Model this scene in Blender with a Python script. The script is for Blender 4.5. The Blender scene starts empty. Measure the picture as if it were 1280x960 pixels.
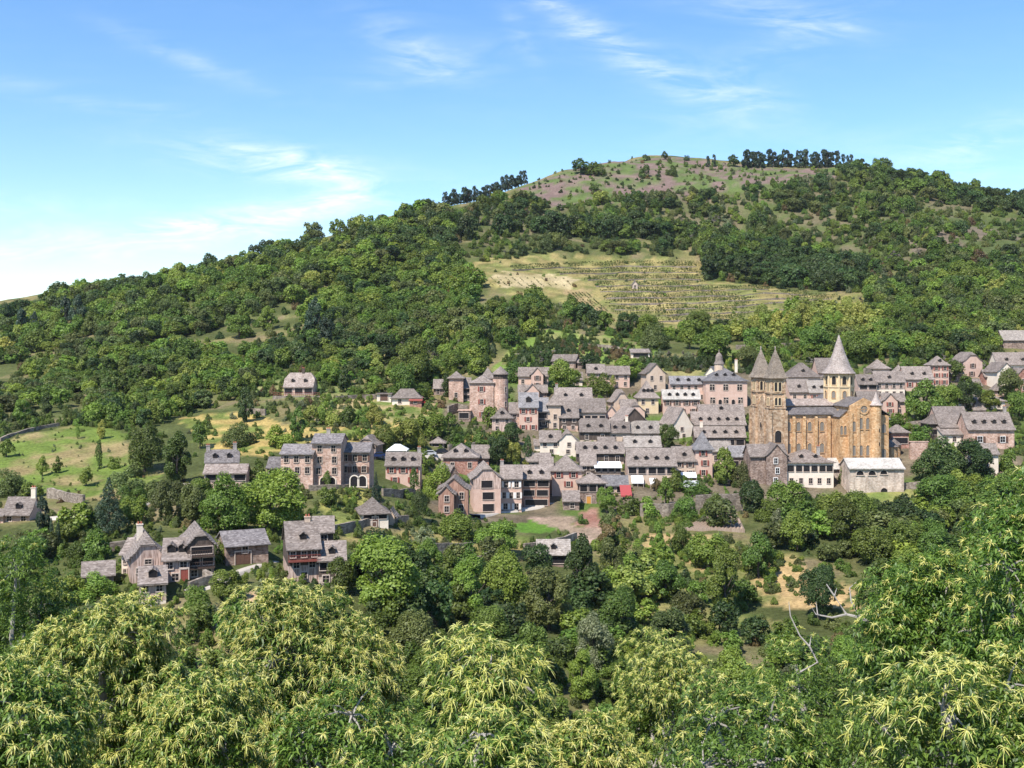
import bpy, bmesh, math, random
import numpy as np
from mathutils import Vector, Matrix, noise as mnoise
R = math.radians
scene = bpy.context.scene
COL = scene.collection
rng = np.random.default_rng(7)
rnd = random.Random(11)

# ------------------------------------------------------------------ camera
F = 1372.0          # focal length in pixels of the 1280 px wide photograph
HZ = 440.0          # row of the eye level
cam = bpy.data.cameras.new('camera'); cam_o = bpy.data.objects.new('camera', cam)
COL.objects.link(cam_o); scene.camera = cam_o
cam.sensor_width = 36; cam.lens = F*36/1280; cam.shift_y = -40/1280
cam.clip_start = 0.1; cam.clip_end = 8000
cam_o.rotation_euler = (R(90), 0, 0)

# ------------------------------------------------------------------ terrain heights
# (column, row, distance) readings of the valley, turned into heights and spread by radial functions
READ = [
 # skyline
 (-250,410,760),(-120,402,740),(0,392,720),(100,366,690),(250,344,650),(350,314,640),(450,287,680),(550,257,740),(650,229,820),
 (715,211,900),(800,200,980),(900,207,980),(960,209,960),(1060,211,950),(1120,214,920),(1200,234,880),(1280,250,850),(1420,275,800),(1560,300,780),
 # upper hill
 (620,285,690),(700,285,720),(900,285,740),(1100,290,700),(1280,315,640),(1420,330,620),(560,300,640),
 # vineyard
 (600,330,590),(750,322,640),(880,328,640),(700,388,500),(800,395,500),(900,395,510),(1070,375,560),(980,365,580),(1200,385,520),(1300,390,500),
 (640,430,430),(720,425,440),(800,430,440),(900,432,445),(1000,425,450),(1150,430,425),(1280,425,430),(1420,430,420),
 # left hill
 (-150,470,470),(0,450,480),(100,425,520),(200,400,540),(300,390,520),(400,345,580),(400,410,470),(500,330,600),(500,400,475),(560,430,430),
 (200,470,410),(100,490,385),(0,500,370),(-120,510,360),(300,450,430),
 # meadow
 (-100,560,300),(0,545,300),(100,540,310),(180,560,290),(0,612,245),(100,620,240),(200,602,250),(-100,625,240),
 (240,520,340),(300,565,285),(350,512,335),(375,494,352),(450,520,335),(500,520,335),(510,500,355),(410,560,290),
 (400,610,240),(460,608,240),(340,600,245),(505,606,250),(530,560,300),
 # village foot
 (555,642,268),(600,642,268),(650,640,268),(720,640,268),(800,620,285),(850,612,290),(900,615,290),(960,606,300),(1040,610,298),(1110,615,296),(1160,606,300),(1200,603,300),(1290,598,300),(1420,600,300),
 # village middle
 (580,590,300),(620,560,315),(700,560,318),(780,560,322),(860,560,326),(1130,530,345),(1230,520,352),(1350,510,355),
 (600,525,345),(680,525,348),(760,530,345),(840,535,342),(920,545,335),(1020,548,335),
 (560,492,372),(660,490,372),(740,487,378),(820,492,374),(900,508,360),(1000,490,375),(1090,485,380),(1180,485,380),(1260,480,380),
 (700,462,402),(800,455,408),(900,455,408),(1000,455,408),(1120,455,408),(1230,455,408),(1350,455,405),(600,462,402),
 # below the village
 (640,690,228),(690,702,222),(780,668,246),(860,665,250),(930,662,252),(1000,690,232),(1060,700,226),(1150,680,240),(1280,650,260),(1420,650,260),
 (560,690,222),(470,660,216),(430,662,214),(510,700,205),(450,722,188),
 # hamlet below the road
 (160,740,163),(200,752,158),(240,726,166),(300,706,174),(360,724,163),(420,728,163),(20,655,208),(110,650,206),(180,640,214),(240,625,226),(330,640,210),(60,690,180),(-80,680,190),(270,790,140),
 # valley floor
 (500,800,152),(600,800,165),(700,800,178),(800,780,190),(900,780,190),(1000,770,196),(1100,800,180),(1250,780,185),(700,900,145),(850,870,155),(950,755,205),
]
P = [((u-640)/F*D, D, (HZ-v)/F*D) for u, v, D in READ]
for x in (-110, -45, 0, 45, 110):        # the near bank below the viewpoint falling to the stream
    q = 0.9 if x < 0 else 1.0
    P += [(x, -40, 6), (x, 0, -1.9-0.01*abs(x)), (x, 15, -7.5*q), (x, 32, -16*q), (x, 62, -31*q), (x, 95, -46*q), (x, 120, -53*q)]
for u, v, D in READ[2:19]:               # behind the ridge the ground drops away
    x, y, z = (u-640)/F*D, D, (HZ-v)/F*D
    P += [(x*1.25, y+260, z-45), (x*1.6, y+620, z-190)]
P = np.array(P)
CC = 18.0
def _phi(ax, ay):
    return np.sqrt((ax[:, None]-P[:, 0])**2 + (ay[:, None]-P[:, 1])**2 + CC*CC)
_n = len(P)
_A = np.zeros((_n+3, _n+3)); _A[:_n, :_n] = _phi(P[:, 0], P[:, 1]) - np.eye(_n)*6.0
_A[:_n, _n] = 1; _A[:_n, _n+1] = P[:, 0]/100; _A[:_n, _n+2] = P[:, 1]/100
_A[_n:, :_n] = _A[:_n, _n:].T
_W = np.linalg.solve(_A, np.r_[P[:, 2], 0, 0, 0])
def rbf(x, y):
    out = np.empty(len(x))
    for i in range(0, len(x), 40000):
        a, b = x[i:i+40000], y[i:i+40000]
        out[i:i+40000] = _phi(a, b) @ _W[:_n] + _W[_n] + _W[_n+1]*a/100 + _W[_n+2]*b/100
    return out
def vnoise(x, y, s, seed):
    """smooth value noise on a lattice of s metres"""
    r = np.random.default_rng(seed).random((512, 512))
    fx, fy = x/s+2000.3, y/s+2000.7
    ix, iy = np.floor(fx).astype(int), np.floor(fy).astype(int)
    tx, ty = fx-ix, fy-iy
    tx, ty = tx*tx*(3-2*tx), ty*ty*(3-2*ty)
    g = lambda i, j: r[i % 512, j % 512]
    return (g(ix, iy)*(1-tx)+g(ix+1, iy)*tx)*(1-ty)+(g(ix, iy+1)*(1-tx)+g(ix+1, iy+1)*tx)*ty
GX0, GX1, GY0, GY1, GS = -1000.0, 1000.0, -60.0, 1800.0, 4.0
_gx = np.arange(GX0, GX1+GS, GS); _gy = np.arange(GY0, GY1+GS, GS)
_mx, _my = np.meshgrid(_gx, _gy, indexing='ij')
HM = rbf(_mx.ravel(), _my.ravel()).reshape(_mx.shape)
_far = np.clip((_my-250)/300, 0, 1)
HM += _far*((vnoise(_mx, _my, 60, 1)-.5)*7+(vnoise(_mx, _my, 23, 2)-.5)*3)
def zmap(x, y):
    x = np.asarray(x, float); y = np.asarray(y, float)
    fx = np.clip((x-GX0)/GS, 0, len(_gx)-1.001); fy = np.clip((y-GY0)/GS, 0, len(_gy)-1.001)
    ix, iy = fx.astype(int), fy.astype(int); tx, ty = fx-ix, fy-iy
    return (HM[ix, iy]*(1-tx)+HM[ix+1, iy]*tx)*(1-ty)+(HM[ix, iy+1]*(1-tx)+HM[ix+1, iy+1]*tx)*ty
def zat(x, y): return float(zmap(np.array([x]), np.array([y]))[0])
_D = np.concatenate([np.arange(90, 460, 0.5), np.arange(460, 1250, 1.0)])
def hit(u, v, dmin=90):
    """where the line of sight through (u, v) meets the ground"""
    dz = zmap((u-640)/F*_D, _D) - (HZ-v)/F*_D
    k = np.nonzero((dz >= 0) & (_D >= dmin))[0]
    D = float(_D[k[0]]) if len(k) else float(_D[np.argmax(dz)])
    return (u-640)/F*D, D, zat((u-640)/F*D, D)
def hits(u, v):
    return np.array([hit(a, b) for a, b in zip(u, v)])
def pix(x, y, z): return 640+F*x/y, HZ-F*z/y

# ------------------------------------------------------------------ helpers
def tag(o, label=None, cat=None, group=None, kind=None):
    if label: o['label'] = label
    if cat: o['category'] = cat
    if group: o['group'] = group
    if kind: o['kind'] = kind
    return o
def empty(name, loc, rz=0.0):
    o = bpy.data.objects.new(name, None); COL.objects.link(o)
    o.empty_display_size = .5
    o.location = loc; o.rotation_euler = (0, 0, rz); return o
def link(name, me, parent=None, loc=None, rz=None):
    o = bpy.data.objects.new(name, me); COL.objects.link(o)
    if parent is not None: o.parent = parent
    if loc is not None: o.location = loc
    if rz is not None: o.rotation_euler = (0, 0, rz)
    return o
class MB:
    """collects polygons of one mesh, each with a material slot"""
    def __init__(s): s.v, s.f, s.m = [], [], []
    def poly(s, pts, m=0):
        i = len(s.v); s.v += [tuple(p) for p in pts]; s.f.append(tuple(range(i, i+len(pts)))); s.m.append(m)
    def box(s, x0, x1, y0, y1, z0, z1, m=0):
        i = len(s.v)
        s.v += [(x0,y0,z0),(x1,y0,z0),(x1,y1,z0),(x0,y1,z0),(x0,y0,z1),(x1,y0,z1),(x1,y1,z1),(x0,y1,z1)]
        s.f += [tuple(i+k for k in q) for q in ((0,3,2,1),(4,5,6,7),(0,1,5,4),(1,2,6,5),(2,3,7,6),(3,0,4,7))]; s.m += [m]*6
    def prism(s, outline, y0, y1, m=0):
        """outline of (x, z) points seen from the front, pushed back from y0 to y1"""
        n = len(outline); i = len(s.v)
        s.v += [(x, y0, z) for x, z in outline]+[(x, y1, z) for x, z in outline]
        s.f.append(tuple(range(i, i+n))); s.f.append(tuple(range(i+2*n-1, i+n-1, -1)))
        for k in range(n):
            k2 = (k+1) % n; s.f.append((i+k2, i+k, i+n+k, i+n+k2))
        s.m += [m]*(n+2)
    def lathe(s, prof, n=16, cx=0, cy=0, m=0, a0=0.0, a1=2*math.pi):
        full = abs(a1-a0-2*math.pi) < 1e-6; k = n if full else n+1
        i = len(s.v)
        for r, z in prof:
            for j in range(k):
                a = a0+(a1-a0)*j/n; s.v.append((cx+r*math.cos(a), cy+r*math.sin(a), z))
        for p in range(len(prof)-1):
            for j in range(n):
                j2 = (j+1) % k
                s.f.append((i+p*k+j, i+p*k+j2, i+(p+1)*k+j2, i+(p+1)*k+j)); s.m.append(m)
    def tube(s, pts, rad, n=6, m=0):
        rings = []
        for k, p in enumerate(pts):
            p = Vector(p); d = (Vector(pts[min(k+1, len(pts)-1)])-Vector(pts[max(k-1, 0)])).normalized()
            a = d.orthogonal().normalized(); b = d.cross(a); r = rad[k] if hasattr(rad, '__len__') else rad
            i = len(s.v); rings.append(i)
            s.v += [tuple(p+(a*math.cos(2*math.pi*j/n)+b*math.sin(2*math.pi*j/n))*r) for j in range(n)]
        for q in range(len(rings)-1):
            for j in range(n):
                j2 = (j+1) % n; s.f.append((rings[q]+j, rings[q]+j2, rings[q+1]+j2, rings[q+1]+j)); s.m.append(m)
        s.f.append(tuple(rings[0]+j for j in range(n))[::-1]); s.f.append(tuple(rings[-1]+j for j in range(n))); s.m += [m, m]
    def slab(s, polys, t, m=0):
        """polygons that share edges by position become one sheet of thickness t (measured down)"""
        key, pts = {}, []
        def idx(p):
            k = tuple(round(c, 3) for c in p)
            if k not in key: key[k] = len(pts); pts.append(p)
            return key[k]
        F_ = [[idx(p) for p in q] for q in polys]; n = len(pts); i = len(s.v)
        s.v += [tuple(p) for p in pts]+[(p[0], p[1], p[2]-t) for p in pts]
        edges = set()
        for f in F_:
            s.f.append(tuple(i+k for k in f)); s.f.append(tuple(i+n+k for k in f[::-1])); s.m += [m, m]
            for a, b in zip(f, f[1:]+f[:1]): edges.add((a, b))
        for a, b in edges:
            if (b, a) not in edges: s.f.append((i+a, i+n+a, i+n+b, i+b)); s.m.append(m)
    def me(s, name, mats):
        me = bpy.data.meshes.new(name); me.from_pydata(s.v, [], s.f)
        for k in (mats if isinstance(mats, (list, tuple)) else [mats]): me.materials.append(k)
        if any(s.m): me.polygons.foreach_set('material_index', s.m)
        return me
    def build(s, name, mats, parent=None, loc=None, rz=None):
        return link(name, s.me(name, mats), parent, loc, rz)
def raw_mesh(name, V, Fq, mats, midx=None):
    """V (n,3), Fq (m,k) arrays -> mesh, fast"""
    me = bpy.data.meshes.new(name); V = np.asarray(V, np.float32); Fq = np.asarray(Fq, np.int32)
    m, k = Fq.shape
    me.vertices.add(len(V)); me.vertices.foreach_set('co', V.ravel())
    me.loops.add(m*k); me.loops.foreach_set('vertex_index', Fq.ravel())
    me.polygons.add(m); me.polygons.foreach_set('loop_start', np.arange(0, m*k, k, dtype=np.int32))
    for q in mats: me.materials.append(q)
    if midx is not None: me.polygons.foreach_set('material_index', np.asarray(midx, np.int32))
    me.update(calc_edges=True); me.validate(); return me

# ------------------------------------------------------------------ materials
def node_mat(name):
    m = bpy.data.materials.new(name); m.use_nodes = True; nt = m.node_tree
    b = nt.nodes['Principled BSDF']; b.inputs['Roughness'].default_value = .85
    b.inputs['Specular IOR Level'].default_value = .25
    return m, nt, b
def mixc(nt, fac, a, b, blend='MIX'):
    n = nt.nodes.new('ShaderNodeMix'); n.data_type = 'RGBA'; n.blend_type = blend
    for s, v in ((n.inputs[0], fac), (n.inputs[6], a), (n.inputs[7], b)):
        if hasattr(v, 'links'): nt.links.new(v, s)
        elif isinstance(v, (int, float)): s.default_value = v
        else: s.default_value = (*v, 1)
    return n.outputs[2]
def math_n(nt, op, a, b=0.0, c=None):
    n = nt.nodes.new('ShaderNodeMath'); n.operation = op
    for s, v in zip(n.inputs, (a, b) if c is None else (a, b, c)):
        if hasattr(v, 'links'): nt.links.new(v, s)
        else: s.default_value = v
    return n.outputs[0]
def ramp(nt, src, stops):
    n = nt.nodes.new('ShaderNodeValToRGB'); nt.links.new(src, n.inputs[0])
    e = n.color_ramp.elements
    while len(e) < len(stops): e.new(.5)
    for q, (p, c) in zip(e, stops):
        q.position = p; q.color = (*c, 1) if hasattr(c, '__len__') else (c, c, c, 1)
    return n.outputs[0]
def tex_co(nt, scale=(1, 1, 1), out='Object'):
    t = nt.nodes.new('ShaderNodeTexCoord'); mp = nt.nodes.new('ShaderNodeMapping')
    nt.links.new(t.outputs[out], mp.inputs[0]); mp.inputs['Scale'].default_value = scale
    return mp.outputs[0]
def noise_n(nt, co, scale, detail=4, rough=.6):
    n = nt.nodes.new('ShaderNodeTexNoise'); n.inputs['Scale'].default_value = scale
    n.inputs['Detail'].default_value = detail; n.inputs['Roughness'].default_value = rough
    if co is not None: nt.links.new(co, n.inputs['Vector'])
    return n.outputs[0]
def voro(nt, co, scale, out='Color', feature='F1'):
    n = nt.nodes.new('ShaderNodeTexVoronoi'); n.feature = feature; n.inputs['Scale'].default_value = scale
    nt.links.new(co, n.inputs['Vector']); return n.outputs[out]
def bump(nt, b, h, strength=.5, dist=.1):
    n = nt.nodes.new('ShaderNodeBump'); n.inputs['Strength'].default_value = strength; n.inputs['Distance'].default_value = dist
    nt.links.new(h, n.inputs['Height']); nt.links.new(n.outputs[0], b.inputs['Normal'])
def grey(nt, c):
    n = nt.nodes.new('ShaderNodeRGBToBW'); nt.links.new(c, n.inputs[0]); return n.outputs[0]
def obj_rand(nt):
    return nt.nodes.new('ShaderNodeObjectInfo').outputs['Random']
def stone(name, c0, c1, c2, scale=2.2, contrast=.55):
    """rubble walling: stones of three tones, pale joints, weather marks"""
    m, nt, b = node_mat(name); co = tex_co(nt, (1, 1, 1.7))
    v = grey(nt, voro(nt, co, scale)); st = ramp(nt, v, [(.2, c0), (.5, c1), (.85, c2)])
    ed = voro(nt, co, scale, 'Distance', 'DISTANCE_TO_EDGE'); jt = ramp(nt, ed, [(.0, 1.0), (.06, 0.0)])
    c = mixc(nt, math_n(nt, 'MULTIPLY', jt, .35), st, tuple(min(1, k*1.25) for k in c1))
    w = noise_n(nt, tex_co(nt, (1, 1, .45)), .55, 5, .65)
    wr = ramp(nt, w, [(.3, 1-contrast), (.62, 1.08)])
    c = mixc(nt, 1.0, c, wr, 'MULTIPLY')
    nt.links.new(c, b.inputs['Base Color']); bump(nt, b, math_n(nt, 'ADD', v, ed), .5, .06)
    return m
def plaster(name, c0, c1, scale=.7):
    m, nt, b = node_mat(name); co = tex_co(nt)
    w = noise_n(nt, co, scale, 6, .65); c = mixc(nt, ramp(nt, w, [(.3, 0), (.68, 1)]), c0, c1)
    f = ramp(nt, noise_n(nt, co, 6, 3, .6), [(.25, .8), (.75, 1.12)])
    c = mixc(nt, 1.0, c, f, 'MULTIPLY')
    nt.links.new(c, b.inputs['Base Color']); bump(nt, b, w, .3, .05); return m
def lauze(name, c0, c1, c2):
    """fish-scale schist slates in courses, lichen blotches"""
    m, nt, b = node_mat(name); co = tex_co(nt, (1, 1, 1))
    v = grey(nt, voro(nt, tex_co(nt, (2.2, 2.2, 4.6)), 1.25)); st = ramp(nt, v, [(.15, c0), (.5, c1), (.88, c2)])
    w = nt.nodes.new('ShaderNodeTexWave'); w.wave_type = 'BANDS'; w.bands_direction = 'Z'
    w.inputs['Scale'].default_value = .95; w.inputs['Distortion'].default_value = 2.2; w.inputs['Detail'].default_value = 2
    nt.links.new(co, w.inputs['Vector']); wv = ramp(nt, w.outputs[1], [(.1, .87), (.4, 1.0), (1, 1.03)])
    c = mixc(nt, 1.0, st, wv, 'MULTIPLY')
    bl = ramp(nt, noise_n(nt, co, .5, 5, .7), [(.33, .72), (.6, 1.08)])
    c = mixc(nt, 1.0, c, bl, 'MULTIPLY')
    rr = nt.nodes.new('ShaderNodeMapRange'); nt.links.new(obj_rand(nt), rr.inputs[0]); rr.inputs[3].default_value = .74; rr.inputs[4].default_value = 1.18
    c = mixc(nt, 1.0, c, rr.outputs[0], 'MULTIPLY')
    nt.links.new(c, b.inputs['Base Color']); b.inputs['Roughness'].default_value = .7
    bump(nt, b, math_n(nt, 'ADD', v, w.outputs[1]), .6, .08); return m
def plain(name, c, rough=.8, vary=.2, scale=3):
    m, nt, b = node_mat(name); b.inputs['Roughness'].default_value = rough
    w = ramp(nt, noise_n(nt, tex_co(nt), scale, 4, .6), [(.25, 1-vary), (.75, 1+vary)])
    nt.links.new(mixc(nt, 1.0, c, w, 'MULTIPLY'), b.inputs['Base Color']); return m
def timber_wall(name, c0, c1):
    """planks or half-timber infill: upright streaks"""
    m, nt, b = node_mat(name); co = tex_co(nt, (3.2, 3.2, .25))
    w = noise_n(nt, co, 1.6, 4, .7); c = mixc(nt, ramp(nt, w, [(.38, 0), (.62, 1)]), c0, c1)
    nt.links.new(c, b.inputs['Base Color']); bump(nt, b, w, .4, .04); return m
def leaf_mat(name, c0, c1, c2, trans=.35, obj_var=.35, gloss=.35, hue=(.462, .508)):
    m = bpy.data.materials.new(name); m.use_nodes = True; nt = m.node_tree; nt.nodes.clear()
    out = nt.nodes.new('ShaderNodeOutputMaterial')
    ri = nt.nodes.new('ShaderNodeNewGeometry').outputs['Random Per Island']
    c = ramp(nt, ri, [(.0, c0), (.5, c1), (1., c2)])
    hv = nt.nodes.new('ShaderNodeHueSaturation'); nt.links.new(c, hv.inputs['Color'])
    r1 = obj_rand(nt); mr = nt.nodes.new('ShaderNodeMapRange'); nt.links.new(r1, mr.inputs[0])
    mr.inputs[3].default_value = 1-obj_var; mr.inputs[4].default_value = 1+obj_var; nt.links.new(mr.outputs[0], hv.inputs['Value'])
    r2 = math_n(nt, 'FRACT', math_n(nt, 'MULTIPLY', r1, 17.3)); m2 = nt.nodes.new('ShaderNodeMapRange'); nt.links.new(r2, m2.inputs[0])
    m2.inputs[3].default_value, m2.inputs[4].default_value = hue; nt.links.new(m2.outputs[0], hv.inputs['Hue'])
    d = nt.nodes.new('ShaderNodeBsdfPrincipled'); d.inputs['Roughness'].default_value = .5; d.inputs['Specular IOR Level'].default_value = gloss
    t = nt.nodes.new('ShaderNodeBsdfTranslucent'); mx = nt.nodes.new('ShaderNodeMixShader'); mx.inputs[0].default_value = trans
    tc = mixc(nt, 1.0, hv.outputs[0], (1.25, 1.3, .55), 'MULTIPLY')
    nt.links.new(hv.outputs[0], d.inputs['Base Color']); nt.links.new(tc, t.inputs[0])
    nt.links.new(d.outputs[0], mx.inputs[1]); nt.links.new(t.outputs[0], mx.inputs[2]); nt.links.new(mx.outputs[0], out.inputs[0])
    return m
M = {}
M['pink'] = stone('pink_stone', (.41,.255,.19), (.52,.345,.265), (.61,.44,.355), contrast=.45)
M['rose'] = plaster('rose_plaster', (.50,.325,.25), (.62,.445,.36))
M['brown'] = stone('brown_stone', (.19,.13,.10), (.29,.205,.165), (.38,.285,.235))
M['red'] = stone('red_stone', (.29,.14,.10), (.40,.20,.15), (.47,.28,.22))
M['white'] = plaster('cream_plaster', (.66,.545,.43), (.77,.675,.56))
M['cream'] = plaster('buff_plaster', (.48,.35,.255), (.61,.475,.37))
M['ochre'] = stone('ochre_sandstone', (.42,.24,.115), (.53,.325,.165), (.61,.425,.25), 1.6, .42)
M['greystone'] = stone('grey_stone', (.24,.21,.185), (.34,.30,.27), (.44,.40,.36))
M['pale'] = stone('pale_stone', (.46,.35,.275), (.56,.45,.365), (.64,.53,.445))
M['yellow'] = plaster('warm_limestone', (.56,.41,.235), (.67,.53,.35))
M['timber'] = timber_wall('half_timber', (.22,.14,.11), (.66,.50,.42))
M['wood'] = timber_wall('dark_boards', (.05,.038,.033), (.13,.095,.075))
M['planks'] = timber_wall('red_planks', (.20,.10,.07), (.44,.27,.20))
M['lauze'] = lauze('schist_slates', (.155,.122,.102), (.218,.177,.152), (.295,.245,.214))
M['lauze_mottled'] = lauze('mottled_schist', (.235,.195,.165), (.315,.27,.235), (.40,.35,.305))
M['lauze_dark'] = lauze('dark_schist', (.125,.108,.104), (.185,.163,.157), (.26,.232,.222))
M['lauze_sunlit'] = lauze('sunlit_schist', (.36,.32,.275), (.455,.41,.36), (.55,.505,.45))  # near-white slates: the sun's shine on these roofs is put into the colour
M['lauze_blue'] = lauze('blue_slate', (.145,.133,.133), (.20,.186,.185), (.27,.252,.25))
M['lauze_brown'] = lauze('brown_slates', (.20,.15,.125), (.29,.23,.195), (.38,.315,.275))
M['glass'] = plain('dark_panes', (.022,.020,.022), .25, .3)
M['frame'] = plain('window_surround', (.52,.42,.35), .8, .15)
M['framewhite'] = plain('white_paint', (.72,.69,.65), .6, .1)
M['shutter_red'] = plain('red_shutter_paint', (.27,.075,.055), .6, .2)
M['shutter_brown'] = plain('brown_shutter_paint', (.13,.07,.05), .6, .2)
M['shutter_grey'] = plain('grey_shutter_paint', (.22,.21,.21), .6, .2)
M['beam'] = plain('old_oak_beams', (.07,.045,.035), .8, .3)
M['brick'] = plain('brick_chimney', (.38,.13,.08), .9, .2)
M['awning'] = plain('white_canvas', (.8,.8,.79), .8, .05)
M['awning_red'] = plain('red_canvas', (.32,.06,.06), .8, .1)
M['orange'] = plain('orange_door_paint', (.55,.26,.06), .6, .15)
M['iron'] = plain('rusty_iron', (.20,.06,.045), .6, .2)
M['bark'] = plain('bark', (.10,.08,.065), .9, .35, 6)
M['bark_pale'] = plain('pale_bark', (.33,.30,.27), .9, .25, 6)
M['wallstone'] = stone('dry_stone', (.17,.135,.105), (.26,.21,.165), (.36,.30,.245), 2.2)
M['gravel'] = plain('pale_gravel', (.44,.39,.335), .95, .15, 2)
M['soil'] = plain('bare_red_soil', (.30,.16,.115), .95, .25, .8)
M['ploughed'] = timber_wall('ploughed_earth', (.27,.19,.14), (.40,.31,.24))
M['oak'] = leaf_mat('oak_leaves', (.048,.088,.013), (.092,.155,.024), (.155,.23,.045))
M['bright'] = leaf_mat('bright_leaves', (.082,.14,.018), (.138,.222,.03), (.21,.30,.06))
M['lime'] = leaf_mat('yellow_green_leaves', (.14,.18,.03), (.23,.28,.055), (.36,.38,.10), obj_var=.2)
M['dark'] = leaf_mat('dark_leaves', (.024,.052,.013), (.045,.087,.022), (.085,.135,.036))
M['conifer'] = leaf_mat('conifer_needles', (.014,.032,.018), (.026,.052,.028), (.05,.08,.042), .15)
M['grey'] = leaf_mat('grey_green_leaves', (.09,.115,.05), (.165,.20,.10), (.26,.29,.17))
M['olive'] = leaf_mat('olive_leaves', (.06,.085,.022), (.105,.14,.036), (.16,.195,.065))
M['dead'] = leaf_mat('bare_twigs', (.09,.08,.06), (.15,.135,.105), (.21,.19,.155), .1)
M['rust'] = leaf_mat('rusty_leaves', (.10,.08,.03), (.17,.13,.05), (.25,.185,.08))
M['vine'] = leaf_mat('vine_leaves', (.045,.075,.016), (.085,.125,.026), (.14,.18,.05))
M['chestnut'] = leaf_mat('chestnut_leaves', (.045,.088,.011), (.10,.172,.022), (.205,.295,.05), .36, .10, .6, (.49, .508))
M['catkin'] = leaf_mat('chestnut_catkins', (.56,.54,.12), (.70,.68,.22), (.82,.79,.38), .3, .05, .2, (.495, .505))
# ------------------------------------------------------------------ sun and sky
SUN_EL, SUN_AZ = 53.0, -146.0      # azimuth counted from +Y (north) towards +X: the sun stands behind the left shoulder
_d = Vector((math.sin(R(SUN_AZ))*math.cos(R(SUN_EL)), math.cos(R(SUN_AZ))*math.cos(R(SUN_EL)), math.sin(R(SUN_EL))))
SUN_DIR = _d
sun = bpy.data.lights.new('sun', 'SUN'); sun.energy = 4.9; sun.angle = R(.53); sun.color = (1.0, .955, .88)
sun_o = bpy.data.objects.new('sun', sun); COL.objects.link(sun_o); sun_o.rotation_euler = _d.to_track_quat('Z', 'Y').to_euler()
sun_o.location = (0, 0, 300)
world = bpy.data.worlds.new('World'); scene.world = world; world.use_nodes = True
wt = world.node_tree; bg = wt.nodes['Background']
sky = wt.nodes.new('ShaderNodeTexSky'); sky.sky_type = 'NISHITA'; sky.sun_disc = False
sky.sun_elevation = R(SUN_EL); sky.sun_rotation = R(SUN_AZ); sky.altitude = 300; sky.air_density = 1.0; sky.dust_density = .25; sky.ozone_density = 1.2
bg.inputs['Strength'].default_value = .12
_tc = wt.nodes.new('ShaderNodeTexCoord'); _sx = wt.nodes.new('ShaderNodeSeparateXYZ'); wt.links.new(_tc.outputs['Generated'], _sx.inputs[0])
# thin cirrus: streaked noise over directions, thick only round a few places of the sky
_yy = math_n(wt, 'MAXIMUM', _sx.outputs[1], .05)
_az = math_n(wt, 'DIVIDE', _sx.outputs[0], _yy); _elv = math_n(wt, 'DIVIDE', _sx.outputs[2], _yy)
def _blob(u, v, ru, rv, tilt, amp):
    a, e = (u-640)/F, (HZ-v)/F; ct, s_ = math.cos(R(tilt)), math.sin(R(tilt))
    da = math_n(wt, 'SUBTRACT', _az, a); de = math_n(wt, 'SUBTRACT', _elv, e)
    p = math_n(wt, 'ADD', math_n(wt, 'MULTIPLY', da, ct*F/ru), math_n(wt, 'MULTIPLY', de, s_*F/ru))
    q = math_n(wt, 'SUBTRACT', math_n(wt, 'MULTIPLY', de, ct*F/rv), math_n(wt, 'MULTIPLY', da, s_*F/rv))
    r2 = math_n(wt, 'ADD', math_n(wt, 'MULTIPLY', p, p), math_n(wt, 'MULTIPLY', q, q))
    return math_n(wt, 'MULTIPLY', math_n(wt, 'EXPONENT', math_n(wt, 'MULTIPLY', r2, -1.0)), amp)
_cm = None
for _b in ((330,272,150,17,10,1.5),(345,203,120,20,-8,1.25),(400,215,70,14,-20,.5),(140,298,200,20,5,.8),(40,318,170,12,-2,.30),(20,258,160,14,0,.3),(520,62,75,26,-30,.42),(560,80,110,22,12,.25),
           (740,40,150,15,-33,.5),(860,95,150,26,-22,.40),(900,130,90,40,30,.22),(650,45,40,12,-62,.34),(230,72,90,12,-22,.40),(120,130,100,9,-6,.3),
           (960,15,120,24,-10,.32),(1000,45,90,20,20,.28),(1230,175,90,26,18,.36),(1180,200,120,30,0,.2),(30,104,50,8,0,.28)):
    g = _blob(*_b); _cm = g if _cm is None else math_n(wt, 'ADD', _cm, g)
_cv = wt.nodes.new('ShaderNodeCombineXYZ'); wt.links.new(_az, _cv.inputs[0]); wt.links.new(_elv, _cv.inputs[1])
_mp = wt.nodes.new('ShaderNodeMapping'); wt.links.new(_cv.outputs[0], _mp.inputs[0]); _mp.inputs['Scale'].default_value = (6.5, 30, 1); _mp.inputs['Rotation'].default_value = (0, 0, R(-7))
_nz = noise_n(wt, _mp.outputs[0], 1.3, 9, .62)
wt.nodes[-1].inputs['Distortion'].default_value = 1.3
_mp2 = wt.nodes.new('ShaderNodeMapping'); wt.links.new(_cv.outputs[0], _mp2.inputs[0]); _mp2.inputs['Scale'].default_value = (12, 40, 1); _mp2.inputs['Rotation'].default_value = (0, 0, R(24))
_nz2 = noise_n(wt, _mp2.outputs[0], 1.6, 8, .65)
_st = math_n(wt, 'MULTIPLY', ramp(wt, _nz, [(.36, 0.0), (.68, 1.0)]), ramp(wt, _nz2, [(.3, .2), (.66, 1.0)]))
_cl = math_n(wt, 'MINIMUM', math_n(wt, 'ADD', math_n(wt, 'MULTIPLY', _cm, _st), math_n(wt, 'MULTIPLY', _st, .02)), .93)
_hsv = wt.nodes.new('ShaderNodeHueSaturation'); wt.links.new(sky.outputs[0], _hsv.inputs['Color'])
_hsv.inputs['Saturation'].default_value = SKY_SAT if 'SKY_SAT' in globals() else 1.24; _hsv.inputs['Value'].default_value = 1.12
_sk = mixc(wt, 1.0, _hsv.outputs[0], (.98, 1.0, 1.06), 'MULTIPLY')
wt.links.new(mixc(wt, _cl, _sk, (7.0, 7.4, 7.7)), bg.inputs['Color'])

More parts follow.
